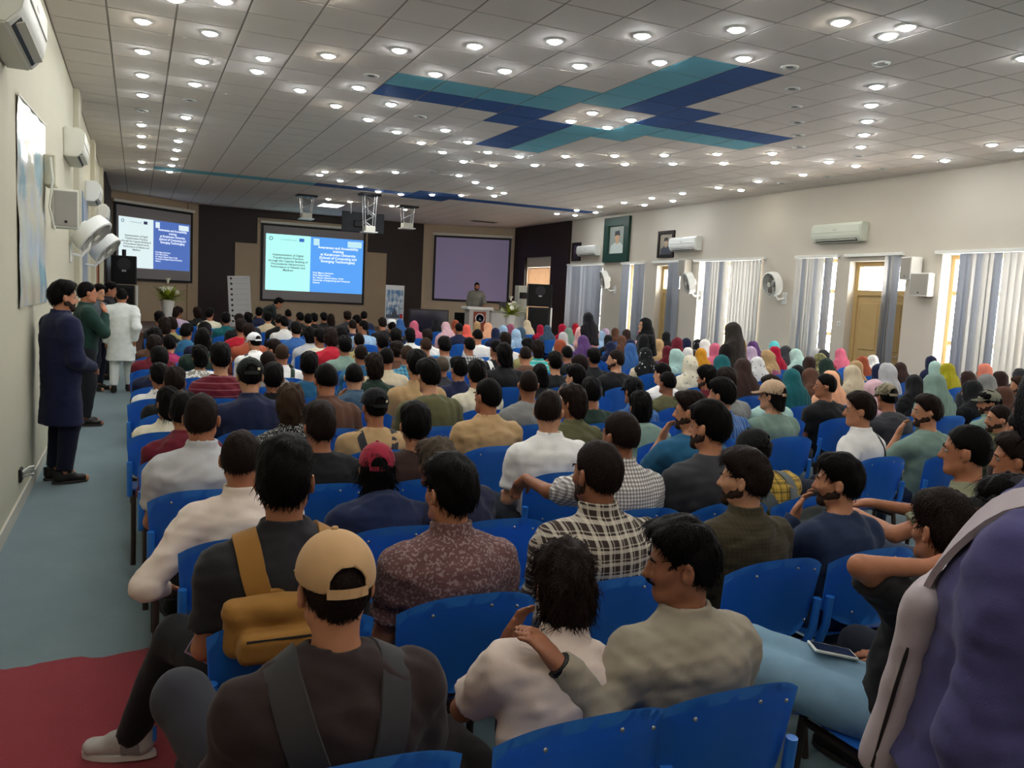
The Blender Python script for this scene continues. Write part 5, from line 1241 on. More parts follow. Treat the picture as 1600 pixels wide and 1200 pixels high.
def P(x, y, c, **o): CROWD.append(dict(x=x, y=y, c=c, kind='man', **o))
def W(x, y, c, d=None, st=0, **o): CROWD.append(dict(x=x, y=y, c=c, d=d or 'charcoal', st=st, kind='woman', **o))
# left block, from the stage backwards
P(249, 486, 'charcoal'); P(278, 479, 'lilac', yaw=-50); P(257, 496, 'black'); P(268, 496, 'khaki', hairc=1); P(242, 512, 'brown'); P(241, 523, 'maroon', hairc=1, hair='full'); P(265, 523, 'magenta')
P(249, 541, 'navy', hair='full', row=8); P(249, 570, 'white', pat='floral', pat2=(170, 164, 164), row=7); P(273, 573, 'black', hair='full', row=6); P(292, 505, 'tealblue', yaw=-40); P(308, 480, 'black'); P(328, 481, 'cream', yaw=-35); P(320, 503, 'navy'); P(317, 512, 'darkgreen', hair='long'); P(312, 540, 'white', pat='camo', pat2=(116, 110, 92))
P(345, 535, 'maroon', pat='hstripe', pat2=(150, 90, 104), sl='short'); P(353, 488, 'teal', hair='full'); P(374, 490, 'black'); P(388, 488, 'charcoal'); P(377, 498, 'red', hairc=1); P(389, 506, 'rust', hairc=1); P(397, 518, 'white', cap=(236, 236, 238), strap='charcoal')
P(405, 480, 'navy', hair='full'); P(419, 487, 'beige'); P(436, 490, 'black'); P(443, 494, 'white', hair='full'); P(450, 483, 'charcoal'); P(468, 487, 'black'); P(482, 490, 'black'); P(463, 503, 'blue'); P(484, 511, 'lightgrey'); P(428, 530, 'black', yaw=50, hair='full')
P(441, 537, 'white', hairc=2, strap='darkgreen'); P(391, 556, 'navy', cap=(28, 32, 30), capback=True, badge=True); P(428, 566, 'black', hair='full'); P(418, 548, 'grey', hairc=1)
P(491, 489, 'black', hair='full'); P(506, 488, 'black'); P(517, 490, 'black', hair='long'); P(543, 486, 'charcoal', hair='curly', hairc=1); P(558, 492, 'black'); P(569, 487, 'navy'); P(551, 499, 'navy', hairc=1); P(567, 500, 'lightblue', yaw=50); P(598, 496, 'black', hair='full'); P(612, 500, 'black', topi=True)
P(500, 513, 'cream', yaw=20); P(517, 512, 'red'); P(534, 511, 'charcoal'); P(539, 524, 'sage', hair='full'); P(561, 520, 'khaki'); P(564, 538, 'tealblue', hair='fade', hairc=1); P(598, 521, 'black', hair='full'); P(604, 542, 'beige', hair='fade'); P(619, 513, 'navy', hair='full'); P(620, 533, 'brown', hair='curly', hairc=1)
P(484, 549, 'tealblue', hair='full', sl='short'); P(509, 567, 'brown', hair='fade'); P(554, 567, 'slate', hair='fade', print='2', arms=1); P(455, 600, 'black', hair='mop', hairc=2, pat='fleck'); P(585, 552, 'darkgreen')
P(641, 513, 'white'); P(668, 514, 'white', hairc=1, pat='hstripe', pat2=(60, 170, 200), patscale=0.25); P(717, 504, 'navy', hair='fade'); P(746, 514, 'white', hair='fade'); P(733, 526, 'black', pat='plaid'); P(695, 525, 'grey', sl='short'); P(665, 527, 'brown', hairc=2)
P(636, 539, 'tealblue', pat='plaid', pat2=(110, 180, 196), hairc=2, hair='fade'); P(670, 560, 'olive', hair='full', sl='short'); P(690, 556, 'charcoal', hairc=3, hair='fade'); P(717, 558, 'navy', hair='quiff', lv=1); P(746, 562, 'cream', hair='full'); P(652, 546, 'tan')
P(790, 519, 'white'); P(775, 530, 'black', strap='white'); P(787, 535, 'black', hair='long'); P(825, 528, 'khaki', hair='full'); P(821, 540, 'brown', hairc=1, hair='buzz'); P(841, 531, 'turquoise', pat='hstripe'); P(868, 549, 'black', hair='full'); P(886, 540, 'black'); P(905, 553, 'charcoal', hairc=1); P(844, 568, 'black', hair='long')
P(826, 576, 'grey', hair='buzz', hairc=1, sl='short'); P(900, 569, 'lightgrey', yaw=35, arms=1, hair='full'); P(928, 544, 'black', hair='full'); P(962, 546, 'black', yaw=45, beard=1, sl='short'); P(896, 601, 'olive', hair='wavy', hairc=1, lv=1); P(925, 590, 'darkgreen', hair='full')
P(1035, 567, 'white', yaw=30); P(1046, 580, 'olive', yaw=18, sl='short', hair='fade'); P(1103, 571, 'maroon', yaw=40, beard=1); P(1136, 574, 'grey', hair='full', hairc=1); P(1129, 590, 'blue', yaw=38, beard=1, pat='vstripe', pat2=(150, 170, 200)); P(990, 587, 'blue', cap=(24, 24, 26), capback=True)
P(1205, 586, 'mint', yaw=20, hair='full', hairc=1); P(1208, 591, 'sage', cap=(206, 176, 146), hair='long', yaw=35, sl='short', lv=1); P(1290, 583, 'black', yaw=48, sl='short', lv=1); P(1387, 597, 'charcoal', cap=(150, 140, 116), capcamo=True, capback=True, sl='short', lv=1)
P(1450, 616, 'sage', yaw=45, arms=1, sl='short', beard=1, lv=1); P(1547, 607, 'sage', cap=(136, 134, 116), yaw=50, beard=1, lv=1); P(1562, 632, 'olive', yaw=48, beard=1, hair='fade', hairc=1, lv=1); P(1592, 588, 'charcoal', yaw=55, beard=1, hairc=2); P(1597, 640, 'darkbrown')
# women by the windows
W(647, 501, 'pink'); W(681, 497, 'black', 'lightgrey', 1); W(696, 503, 'palepink', 'palepink', 1); W(711, 500, 'rust'); W(729, 507, 'coral', 'red'); W(745, 502, 'tan'); W(762, 504, 'peach', 'peach', 1); W(774, 512, 'navy', 'navy'); W(786, 508, 'lightblue', 'lightblue'); W(797, 506, 'mauve'); W(806, 514, 'lightblue', 'mint', 2, pat='floral')
W(813, 511, 'slate', 'lightblue'); W(823, 500, 'beige', 'olive', 1); W(844, 507, 'crimson', 'navy'); W(855, 508, 'slate', 'navy', 1); W(878, 506, 'crimson', 'crimson'); W(888, 512, 'sage', 'khaki', 1); W(899, 505, 'red', 'red', 1); W(880, 519, 'lightgrey', 'mint'); W(874, 530, 'rust', 'rust'); W(625, 498, 'blue', 'navy', 1)
W(911, 524, 'purple', 'purple', 1); W(945, 513, 'lilac', 'grey'); W(961, 512, 'brown'); W(938, 517, 'lightblue', 'navy'); W(950, 523, 'black', 'black'); W(954, 533, 'navy', 'black', 1); W(979, 514, 'darkbrown'); W(971, 524, 'brown', 'brown', 1); W(985, 530, 'navy', 'navy'); W(985, 536, 'blue', 'lightblue', 1); W(1002, 515, 'pink', 'palepink', 1); W(1011, 526, 'black', 'black')
W(1008, 543, 'black', 'beige', 1, pat='floral'); W(1029, 530, 'tan', 'darkgreen'); W(1041, 518, 'black', 'maroon'); W(1043, 540, 'maroon', 'maroon', 1); W(1058, 527, 'maroon', 'charcoal'); W(1072, 528, 'navy', 'navy'); W(1090, 530, 'black', 'charcoal', 0, pat='floral'); W(1101, 530, 'white', 'navy', 1); W(1117, 536, 'pink', 'pink'); W(1055, 545, 'mint', 'mint', 2)
W(1075, 543, 'white', 'navy'); W(1078, 555, 'cream', 'cream', 2, pat='floral', pat2=(120, 120, 116)); W(1095, 544, 'mustard', 'mustard', 1); W(1127, 554, 'teal', 'navy', 1); W(1160, 560, 'darkbrown', 'darkbrown', 1); W(1176, 533, 'purple', 'charcoal', 1); W(1172, 541, 'lilac', 'lilac', 1); W(1183, 557, 'white', 'charcoal', 1, pat='floral', pat2=(40, 40, 42)); W(1209, 533, 'cyan', 'cyan')
W(1210, 541, 'crimson', 'crimson', 1); W(1227, 540, 'charcoal', 'charcoal', 1); W(1243, 545, 'mint', 'mint', 1); W(1198, 547, 'tan', 'mauve', 2); W(1274, 543, 'lightgrey'); W(1286, 546, 'charcoal'); W(1281, 552, 'khaki', 'olive', 0, pat='camo', pat2=(80, 96, 70)); W(1264, 557, 'darkbrown', 'brown'); W(1266, 575, 'brown', 'darkbrown', 1); W(1291, 560, 'darkgreen', 'darkgreen', 1); W(1313, 544, 'pink', 'red', 1)
W(1297, 579, 'peach', 'peach', 1); W(1237, 576, 'teal', 'teal', 1); W(1246, 572, 'black', 'charcoal'); W(1331, 570, 'beige', 'beige', 1); W(1337, 563, 'tan', 'beige'); W(1347, 556, 'rust', 'rust', 1); W(1363, 556, 'white', 'white', 1); W(1373, 568, 'navy', 'charcoal'); W(1385, 567, 'lightgrey', 'white', 2); W(1406, 567, 'darkbrown', 'darkbrown', 1); W(1428, 585, 'black', 'black', 1); W(1366, 593, 'palepink', 'beige')
W(1455, 556, 'navy', 'navy'); W(1461, 564, 'mint', 'mint'); W(1460, 582, 'sage', 'sage', 1); W(1480, 567, 'lime', 'mustard', 1); W(1512, 580, 'darkbrown', 'charcoal', 1); W(1538, 568, 'salmon', 'salmon'); W(1541, 584, 'grey', 'grey', 1); W(1562, 580, 'darkbrown', 'charcoal'); W(1592, 576, 'charcoal', 'charcoal'); W(1519, 594, 'black', 'black', 1); W(1568, 604, 'brown', 'khaki')
# rows nearest the camera, each figure with a pose of its own
P(262, 614, 'cream', hair='long', lv=1, row=5); P(288, 612, 'maroon', hair='full', lv=1, row=4); P(316, 613, 'lightgrey', hair='short', lv=2, row=3, collar=0.06, build=1.05, legs=('sit', 'sit'))
P(500, 627, 'black', hair='full', hairc=1, lv=2, row=3, sl='short'); P(586, 603, 'tan', cap=(22, 22, 26), hair='short', lv=2, row=4, logo=True, strap='charcoal', build=1.05); P(650, 628, 'darkbrown', hair='full', lv=2, row=3)
P(762, 590, 'tan', hair='short', lv=2, row=4, yaw=22, build=1.08, collar=0.05); P(860, 608, 'white', hair='fade', hairc=1, lv=2, row=3, yaw=-42, build=1.08, collar=0.05); P(1080, 612, 'tealblue', hair='quiff', hairc=1, lv=2, row=3, yaw=42, beard=1, sl='short', arms=1)
P(1110, 625, 'charcoal', hair='full', lv=2, row=2, yaw=25, beard=1, pat='chest_line', pat2=(90, 190, 110), build=1.08); P(1002, 612, 'sage', hair='wavy', lv=2, row=4, yaw=-15, slouch=0.14, lean=0.2); P(970, 641, 'white', hair='fade', hairc=1, lv=2, row=2, yaw=15, pat='gingham', pat2=(84, 62, 58), collar=0.06, armsx=('front_chair', 'lap'), slx=('short', 'long'))
P(1345, 612, 'white', hair='full', hairc=1, lv=2, row=3, yaw=35, armsx=('hang_out', 'lap'), twist=0.25, collar=0.05, bag=True); P(1512, 662, 'olive', hair='short', lv=2, row=1, yaw=10, armsx=('stretch', 'stretch'), rgb=(128, 128, 102), twist=0.45); P(1588, 676, 'olive', hair='full', lv=2, row=1, yaw=45)
P(1180, 667, 'mustard', hair='short', cap=(24, 24, 26), capback=True, lv=2, row=2, yaw=35, pitch=-0.3, side=-0.22, lean=0.1, pat='plaid', rgb=(196, 160, 66), pat2=(36, 34, 32), patscale=0.9, logo=True); P(1580, 735, 'charcoal', cap=(40, 38, 44), lv=2, row=0, yaw=45, beard=1)
P(378, 670, 'cream', hair='fade', hairc=1, lv=3, row=2, armsx=('hang_out', 'lap'), rgb=(226, 210, 198), collar=0.055, build=1.05)
P(447, 680, 'black', hair='full', lv=3, row=1, rgb=(40, 38, 42), sl='short', legs=('out_left', 'sit'), collar=0.05, build=1.05, trousers=(20, 20, 24), backpack='brown', sneaker=True)
P(590, 688, 'navy', cap=(150, 38, 58), capback=False, hair='long', lv=3, row=2, collar=0.045, build=1.12, rgb=(30, 38, 70), slouch=0.14, lean=0.22); P(683, 686, 'navy', hair='curly', hairc=3, lv=3, row=2, lean=0.2, slouch=0.1, side=-0.34, rgb=(34, 36, 58), yaw=20, glasses=True)
P(705, 708, 'maroon', hair='full', lv=3, row=1, pat='fleck', rgb=(104, 72, 72), pat2=(176, 160, 158), collar=0.06, yaw=18, build=1.05); P(935, 686, 'black', hair='short', hairc=1, lv=3, row=1, pat='plaid', rgb=(58, 46, 42), pat2=(222, 212, 196), patscale=1.0, collar=0.06, yaw=12, beard=1, build=1.08)
P(1165, 702, 'olive', hair='quiff', hairc=1, lv=3, row=1, yaw=38, beard=1, rgb=(66, 58, 40), pat='gingham', pat2=(52, 46, 34), collar=0.055); P(1312, 708, 'navy', hair='full', hairc=0, lv=3, row=1, yaw=45, beard=1, arms=1, rgb=(36, 48, 74), collar=0.03)
P(525, 822, 'brown', cap=(192, 154, 112), hair='short', hairc=1, lv=4, row=0, rgb=(48, 36, 36), collar=0.03, build=1.12, legs=('up_left', 'sit'), trousers=(56, 56, 64), yaw=4, backpack='black', arms=0, capopen=True)
P(885, 847, 'white', hair='wavy', hairc=1, lv=4, row=0, rgb=(214, 196, 186), collar=0.05, lean=0.16, slouch=0.06, side=0.2, armsx=('chin', 'lap'), yaw=-10, trousers=(40, 32, 32))
P(1068, 812, 'sage', hair='quiff', hairc=0, lv=4, row=0, rgb=(150, 140, 124), collar=0.05, yaw=62, beard=2, armsx=('friend', 'lap'), face=True, pitch=-0.12, build=1.02, loose=0.012)
P(1478, 766, 'black', hair='full', lv=4, row=0, rgb=(30, 28, 30), sl='short', armsx=('behind_head', 'lap'), yaw=-4, side=0.26, legs=('left_lean', 'left_lean'), trousers=(126, 160, 182), phone=True)

ROW0, PITCH, NROW = 1.82, 0.78, 24           # chair centre of the first row, distance between rows
def near_yaw(deg):
    r = math.radians(deg); return min(range(len(YAWS)), key=lambda i: abs(YAWS[i]-r))
_r = random.Random(21)
HEADTOP = 0.134
for q in CROWD:
    q.setdefault('hair', _r.choice(['short', 'short', 'full', 'full', 'fade', 'wavy', 'quiff', 'mop'])); q.setdefault('hairc', 0 if _r.random() < 0.75 else 1)
    q.setdefault('yaw', _r.choice([0, 0, 8, 8, -8, 20, -16])); q.setdefault('sl', 'short' if _r.random() < 0.3 and q['kind'] == 'man' else 'long'); q['skin'] = _r.choice([0, 0, 1, 1, 2, 3])
    q.setdefault('lv', 0); q['slo'] = 1 if _r.random() < 0.25 else 0; q['r'] = _r.random()
    d = ray(q['x'], q['y'])
    if q['lv'] < 2:
        q['yi'] = near_yaw(q['yaw']); q['arm'] = q.get('arms', 0); q['J'] = proto('J', q['yi'], q['slo'], q['arm'])
    else:
        ar = q.get('armsx') or (('chin', 'lap') if q.get('arms') == 1 else ('lap', 'lap'))
        q['J'] = seated(lean=q.get('lean', -0.05), slouch=q.get('slouch', 0.03), twist=q.get('twist', 0.0), side=q.get('side', 0.0), head=(math.radians(q['yaw']), q.get('pitch', -0.06), 0.0), arms=ar, legs=q.get('legs', ('sit', 'sit')), build=q.get('build', 1.0))
    q['top'] = 0.141 if q['kind'] == 'woman' else 0.150 if q.get('cap') else 0.134 if q['hair'] not in ('wavy', 'curly', 'mop', 'full') else 0.143
    q['ray'] = d
def fit(q, k):
    """x of the seat, height of the top of the head and scale for somebody in row k"""
    J = q['J']; yc = ROW0+PITCH*k; z = 1.25
    for _ in range(4):
        s = z/(J['head'][2]+q['top']); t = (yc+float(J['head'][1])*s)/q['ray'].y; z = CAM_H+q['ray'].z*t
    return q['ray'].x*t-float(J['head'][0])*s, z, s
STAND = [at_z(920, 487, 1.58), at_z(1010, 495, 1.57), at_z(1147, 502, 1.6)]
ROWS = {k: [] for k in range(NROW+4)}
for q in sorted(CROWD, key=lambda q: -q['y']):
    best = None
    for k in range(NROW):
        if 'row' in q and k != q['row']: continue
        x, z, s = fit(q, k)
        if x < 0.1 and 'row' not in q: continue
        ideal = 1.24 if q['kind'] == 'man' else 1.17
        c = ((z-ideal)/0.05)**2
        if abs(z-ideal) > 0.14 and 'row' not in q: c += 60
        for xo in ROWS[k]:
            if abs(x-xo) < 0.47: c += (0.47-abs(x-xo))*60
        if x > XR-0.35: c += 200
        for v in STAND:
            if abs(x-v.x) < 0.45 and abs(ROW0+PITCH*k-v.y) < 0.5: c += 150
        if best is None or c < best[0]: best = (c, k, x, z, s)
    c, k, x, z, s = best; q.update(row=k, px=x, z=z, s=max(0.8, min(1.12, s))); ROWS[k].append(x)
# neighbours in a row keep their distance
for k in ROWS:
    L = sorted([q for q in CROWD if q['row'] == k], key=lambda q: q['px'])
    for _ in range(8):
        for a, b in zip(L, L[1:]):
            g = 0.465-(b['px']-a['px'])
            if g > 0 and max(a['lv'], b['lv']) < 2: a['px'] -= g*0.35; b['px'] += g*0.35
    for q in L: q['px'] = min(max(q['px'], 0.12), XR-0.3)

# ------------------------------------------------------------------ build everyone
def rgb_of(q): return q.get('rgb') or CN[q['c']]
TROUS = [(38, 42, 54), (30, 30, 34), (52, 62, 84), (76, 70, 60), (120, 112, 98), (44, 56, 78)]
def project_strip(bvh, pts, off, w, thick=0.006):
    """a strap laid on a cloth surface: each point is moved to the nearest point of the surface"""
    C = []
    for p in pts:
        hit = bvh.find_nearest(Vector(p)); C.append((hit[0]+hit[1]*off, hit[1]) if hit[0] is not None else (Vector(p), Vector((0, -1, 0))))
    for _ in range(3):
        C = [C[0]]+[((a[0]+b[0]*2+c[0])/4, (a[1]+b[1]*2+c[1]).normalized()) for a, b, c in zip(C, C[1:], C[2:])]+[C[-1]]
    C = [(c+n*0.002, n) for c, n in C]
    bm = bmesh.new(); rows = []
    for i, (c, n) in enumerate(C):
        t = (C[min(i+1, len(C)-1)][0]-C[max(i-1, 0)][0]).normalized(); b = t.cross(n).normalized()*w*0.5; nn = n*thick
        rows.append([bm.verts.new(c-b), bm.verts.new(c+b), bm.verts.new(c+b+nn), bm.verts.new(c-b+nn)])
    for u, v in zip(rows, rows[1:]):
        for k in range(4): bm.faces.new((u[k], u[(k+1) % 4], v[(k+1) % 4], v[k]))
    bm.faces.new(rows[0][::-1]); bm.faces.new(rows[-1])
    return mesh_of(bm, 'strap', True, 0.9)
def bvh_of(me):
    return BVHTree.FromPolygons([v.co.copy() for v in me.vertices], [tuple(p.vertices) for p in me.polygons])
def strap_path(J, s):
    """over the shoulder and down the back, in the figure's frame"""
    T = J['T']; rt, fw, up = [Vector(T[:, k].tolist()) for k in range(3)]; n = Vector(J['neck'].tolist()); p = Vector(J['pelvis'].tolist())
    a = n+rt*s*0.11+fw*0.13-up*0.16; b = n+rt*s*0.115+fw*0.06+up*0.0; c = n+rt*s*0.115-fw*0.06+up*0.0; d = n+rt*s*0.09-fw*0.2-up*0.15; e = n+rt*s*0.045-fw*0.2-up*0.32
    P_ = [a, b, c, d, e]; out = []
    for i in range(len(P_)-1):
        for k in range(5): out.append(P_[i].lerp(P_[i+1], k/5))
    return out+[e]
NEAR = {}
for i, q in enumerate(sorted(CROWD, key=lambda q: q['row'])):
    J, s, lv = q['J'], q['s'], q['lv']; y = ROW0+PITCH*q['row']
    p = thing('person', '', 'person', (q['px'], y, 0), 0, 'seated audience'); p.scale = (s,)*3; q['obj'] = p
    dist = math.hypot(q['px'], y); res = 0.0185 if dist > 8 else 0.0135
    sk = SKIN[q['skin']]; hm = HAIR[q['hairc']]; shirt_rgb = rgb_of(q) if q['kind'] == 'man' else CN[q['d']]
    cm = cloth(shirt_rgb, q.get('pat') if q['kind'] == 'man' else None, q.get('pat2', (230, 230, 226)), q.get('patscale', 1.0)) if not (q['kind'] == 'man' and q.get('pat') is None) else cloth(shirt_rgb)
    tm = cloth(q.get('trousers') or TROUS[int(q['r']*6)])
    if lv < 2:
        obj('body', proto('body', q['yi'], q['slo'], q['arm'], res), sk, p)
        sm = proto('shirt', 3, q['slo'], q['arm'], res*1.08, q['sl'], int(q['r']*2)); obj('shirt' if q['kind'] == 'man' else 'dress', sm, cm, p)
        obj('trousers', proto('trousers', q['slo']), tm, p)
    else:
        fine = {2: 0.0108, 3: 0.0095, 4: 0.0078}[lv]
        obj('body', make_body(J, fine, lv > 2), sk, p)
        sm = make_shirt(J, fine*1.32, q.get('slx') or (q['sl'], q['sl']), seed=i, collar=q.get('collar', 0.03), loose=q.get('loose', 0.006), folds=0.0075); obj('shirt', sm, cm, p)
        obj('trousers', make_trousers(J, 0.014 if lv > 3 or q.get('sneaker') else 0.019, 0.004, seed=i), tm, p)
    if q.get('sneaker'): shoes(p, J, mat('grey_sneaker', (176, 172, 168), 0.7, 0.25, 14), mat('white_rubber', (214, 212, 206), 0.6))
    else: shoes(p, J)
    if q.get('sneaker'):
        for o in [c for c in p.children if c.name.startswith('shoe')]:
            for k in range(4): obj('lace', tube([(-0.03, 0.03+0.022*k, 0.075-0.006*k), (0, 0.028+0.022*k, 0.096-0.008*k), (0.03, 0.03+0.022*k, 0.075-0.006*k)], 0.004, 5), mat('slate_lace', (78, 84, 98), 0.8), o)
            obj('heel_tab', bevel_box((-0.012, -0.096, 0.06), (0.012, -0.086, 0.115), 0.003, 1), M_blue, o); obj('side_patch', bevel_box((-0.049, -0.05, 0.03), (-0.043, 0.02, 0.07), 0.002, 1), mat('dark_sneaker_grey', (128, 124, 124), 0.8), o)
    if q['kind'] == 'woman':
        sc = place_head(obj('headscarf', proto('scarf', q['st'], int(q['r']*3)), cloth(CN[q['c']], q.get('pat'), q.get('pat2', (220, 220, 216))), p), J)
    else:
        hs = q['hair']
        if lv < 2: hme = proto('hair', hs, 0.0105 if dist > 8 else 0.008, int(q['r']*3), 160 if dist < 12 else 0)
        else: hme = hair_mesh(hs, 0.0075 if lv < 4 else 0.0065, i, {2: 400, 3: 700, 4: 1500}[lv])
        h = place_head(obj('hair', hme, hm, p), J)
        if q.get('cap'): h.scale = (0.96, 0.96, 0.9)
        if lv > 1 or (lv == 1 and abs(q['yaw']) >= 30): add_face(p, J, hm)
        if q.get('beard') == 2: place_head(obj('moustache', MOUST, hm, p), J)
        elif q.get('beard'): place_head(obj('beard', proto('beard', 0.005 if lv > 1 else 0.009), BEARD[min(1, q['hairc'])], p), J)
    if q.get('cap'):
        c = add_cap(p, J, cloth(q['cap'], 'camo' if q.get('capcamo') else None, (96, 90, 70)), lv > 2, False, 1.0)
        if q.get('logo') or q.get('badge'):
            o = obj('cap_badge', bevel_box((-0.011, -0.0, -0.009), (0.011, 0.004, 0.009), 0.002, 1), mat('pale_cap_badge', (226, 214, 176), 0.5), c, loc=(0.05, -0.107, 0.045), rot=(0, 0, 0.45))
    if q.get('topi'):
        place_head(obj('knitted_cap', lathe([(0.092, 0.045), (0.1, 0.07), (0.09, 0.125), (0.06, 0.15), (0.0005, 0.155)], 20), cloth((232, 232, 230)), p, smooth=True), J)
    if q.get('strap'):
        bv = bvh_of(sm)
        for sd in (-1, 1): obj('backpack_strap', project_strip(bv, strap_path(J, sd), 0.002, 0.055), cloth(CN[q['strap']]), p)
    if q.get('print'):
        bv = bvh_of(sm); tmx = text_mesh(q['print'], 0.24, 'CENTER', True)
        for v in tmx.vertices:
            pt = Vector((v.co.x+0.02, -0.6, v.co.y+0.74)); hit = bv.ray_cast(pt, Vector((0, 1, 0))); v.co = (hit[0]+Vector((0, -0.004, 0))) if hit[0] is not None else Vector((pt.x, -0.2, pt.z))
        obj('printed_digit', tmx, cloth((216, 206, 204)), p)
    if q.get('backpack') or q.get('face') or q.get('phone') or q.get('bag') or lv >= 3: NEAR[(q['x'], q['y'])] = (q, sm)
    q['chair'] = chair(q['px'], y-0.05, 0.0, 2 if lv >= 2 else 1 if dist < 9 else 0)
# ------------------------------------------------------------------ people standing or on the stage
def figure(label, J, loc, rz, s, shirt, trous, hair='short', hairc=0, skin=0, sleeves=('long', 'long'), res=0.014, long=0.0, scarf=None, scarf_rgb=None, beard=False, loose=0.01, collar=0.04, strands=200, dress='shirt', cat='person', face=True, seed=5, folds=0.003, shirt_pat=None, shirt_rgb2=(240, 230, 228)):
    p = thing('person', label, cat, loc, rz); p.scale = (s,)*3
    obj('body', make_body(J, res), SKIN[skin], p)
    sm = make_shirt(J, res, sleeves, seed=seed, collar=collar, loose=loose, long=long, folds=folds); obj(dress, sm, cloth(shirt, shirt_pat, shirt_rgb2), p)
    obj('trousers', make_trousers(J, res*1.5, 0.012 if long else 0.004, seed=seed), cloth(trous), p)
    shoes(p, J)
    if scarf is not None: place_head(obj('headscarf', proto('scarf', scarf, seed % 3), cloth(scarf_rgb), p), J)
    else:
        place_head(obj('hair', hair_mesh(hair, 0.007, seed, strands), HAIR[hairc], p), J)
        if beard: place_head(obj('beard', proto('beard', 0.009), BEARD[0], p), J)
    if face: add_face(p, J, HAIR[hairc])
    return p, sm
def on_floor(px, py): v = at_z(px, py, 0.0); return (v.x, v.y, 0)
v = at_z(96, 752, 0.0)
figure('man standing by the left wall in a long dark navy kurta with clasped hands', standing(arms=('clasp', 'clasp'), head=(-0.15, -0.05, 0)), (v.x, v.y, 0), -1.1, 0.985, (26, 30, 60), (22, 24, 44), 'full', 0, 0, res=0.011, long=0.42, beard=True, strands=500, seed=3, loose=0.018)
v = at_z(131, 664, 0.0)
figure('man in a dark green shirt touching his chin behind the navy kurta man', standing(arms=('side', 'chin'), head=(0.0, -0.05, 0)), (v.x+0.02, v.y, 0), -1.35, 0.98, (30, 56, 50), (28, 30, 36), 'short', 0, 1, res=0.011, seed=4)
v = at_z(152, 610, 0.0)
figure('young man in a grey shirt facing the hall beside the white-clad walker', standing(arms=('side', 'side'), head=(-0.3, -0.1, 0)), (v.x, v.y, 0), -2.0, 0.95, (84, 92, 100), (30, 34, 48), 'full', 0, 3, res=0.014, seed=6)
v = at_z(166, 596, 0.0)
figure('man in a black shirt half hidden behind the grey-shirted young man', standing(arms=('side', 'side'), head=(0, -0.2, 0)), (v.x+0.02, v.y+0.3, 0), -1.7, 0.97, (28, 28, 34), (26, 26, 32), 'full', 0, 1, res=0.016, seed=7)
v = at_z(190, 612, 0.0)
figure('man walking up the aisle in a loose white kameez seen from behind', standing(arms=('side', 'swing'), head=(0.1, -0.1, 0), stride=0.12), (v.x, v.y, 0), -0.12, 0.925, (226, 230, 226), (214, 218, 214), 'fade', 0, 1, res=0.011, long=0.4, loose=0.028, seed=8)
def stander(label, px, py, h, rz, scarf, srgb, drgb, seed, pat=None, rgb2=None, head=(0, 0, 0)):
    v = at_z(px, py, h); s = h/1.755
    return figure(label, standing(arms=('clasp', 'clasp'), head=head), (v.x, v.y, 0), rz, s, drgb, (40, 38, 42), skin=3, scarf=scarf, scarf_rgb=srgb, res=0.017, long=0.4, seed=seed, dress='dress', shirt_pat=pat, shirt_rgb2=rgb2 or (240, 230, 228))
stander('woman standing in a black headscarf and pink flecked dress near the closed blind', 920, 487, 1.58, 0.1, 1, (22, 20, 26), (226, 176, 172), 3, 'fleck', (190, 110, 110))
stander('woman standing in all black, face turned aside, before the far panelled door', 1010, 495, 1.57, 0.9, 1, (20, 20, 22), (22, 22, 24), 4, head=(0.5, 0, 0))
stander('woman standing tall in a dark brown veil with a mustard edge', 1147, 502, 1.6, 0.45, 1, (50, 44, 40), (30, 24, 24), 5)
# mustard edge of that veil
pz = bpy.data.objects[[o.name for o in bpy.data.objects if o.get('label', '').endswith('mustard edge')][0]]
sc = [c for c in pz.children if c.name.startswith('headscarf')][0]; bv = bvh_of(sc.data)
pts = [Vector((0.14, -0.3+0.05*k, -0.1-0.06*k)) for k in range(7)]
obj('scarf_edge', project_strip(bv, [Vector((0.12+0.012*k, -0.2, -0.08-0.055*k)) for k in range(8)], 0.003, 0.07), cloth((196, 138, 44)), sc)
# man bending over before the stage
v = at_y(432, 470, 20.75)
figure('man in dark clothes bending over in front of the wide screen', standing(bend=0.8, arms=('table', 'table'), head=(0, -0.2, 0)), (v.x-0.42, 20.75, 0), -PI/2, 0.97, (28, 36, 36), (24, 26, 30), 'full', 0, 1, res=0.016, seed=9)
# speaker at the lectern, woman at the desk
v = at_y(745, 440, 23.9)
figure('bearded speaker in a grey kameez standing behind the lectern', standing(arms=('table', 'side'), head=(-0.2, -0.15, 0)), (v.x, 23.9, ZS), PI, (v.z-ZS)/1.755, (112, 110, 102), (104, 102, 96), 'short', 0, 1, res=0.014, long=0.45, beard=True, loose=0.03, seed=10)
v = at_y(800, 467, 24.55); J = seated(arms=('chin', 'lap'), head=(0, -0.25, 0)); s = (v.z-ZS)/(float(J['head'][2])+0.141)
p, _ = figure('woman seated behind the stage desk in a dark red headscarf', J, (v.x, 24.55, ZS), PI, s, (222, 216, 212), (60, 40, 44), skin=0, scarf=0, scarf_rgb=(70, 26, 32), res=0.014, seed=11, dress='dress')
c = chair(v.x, 24.55, PI, 0, 'blue chair on the stage behind the desk'); c.location.z = ZS

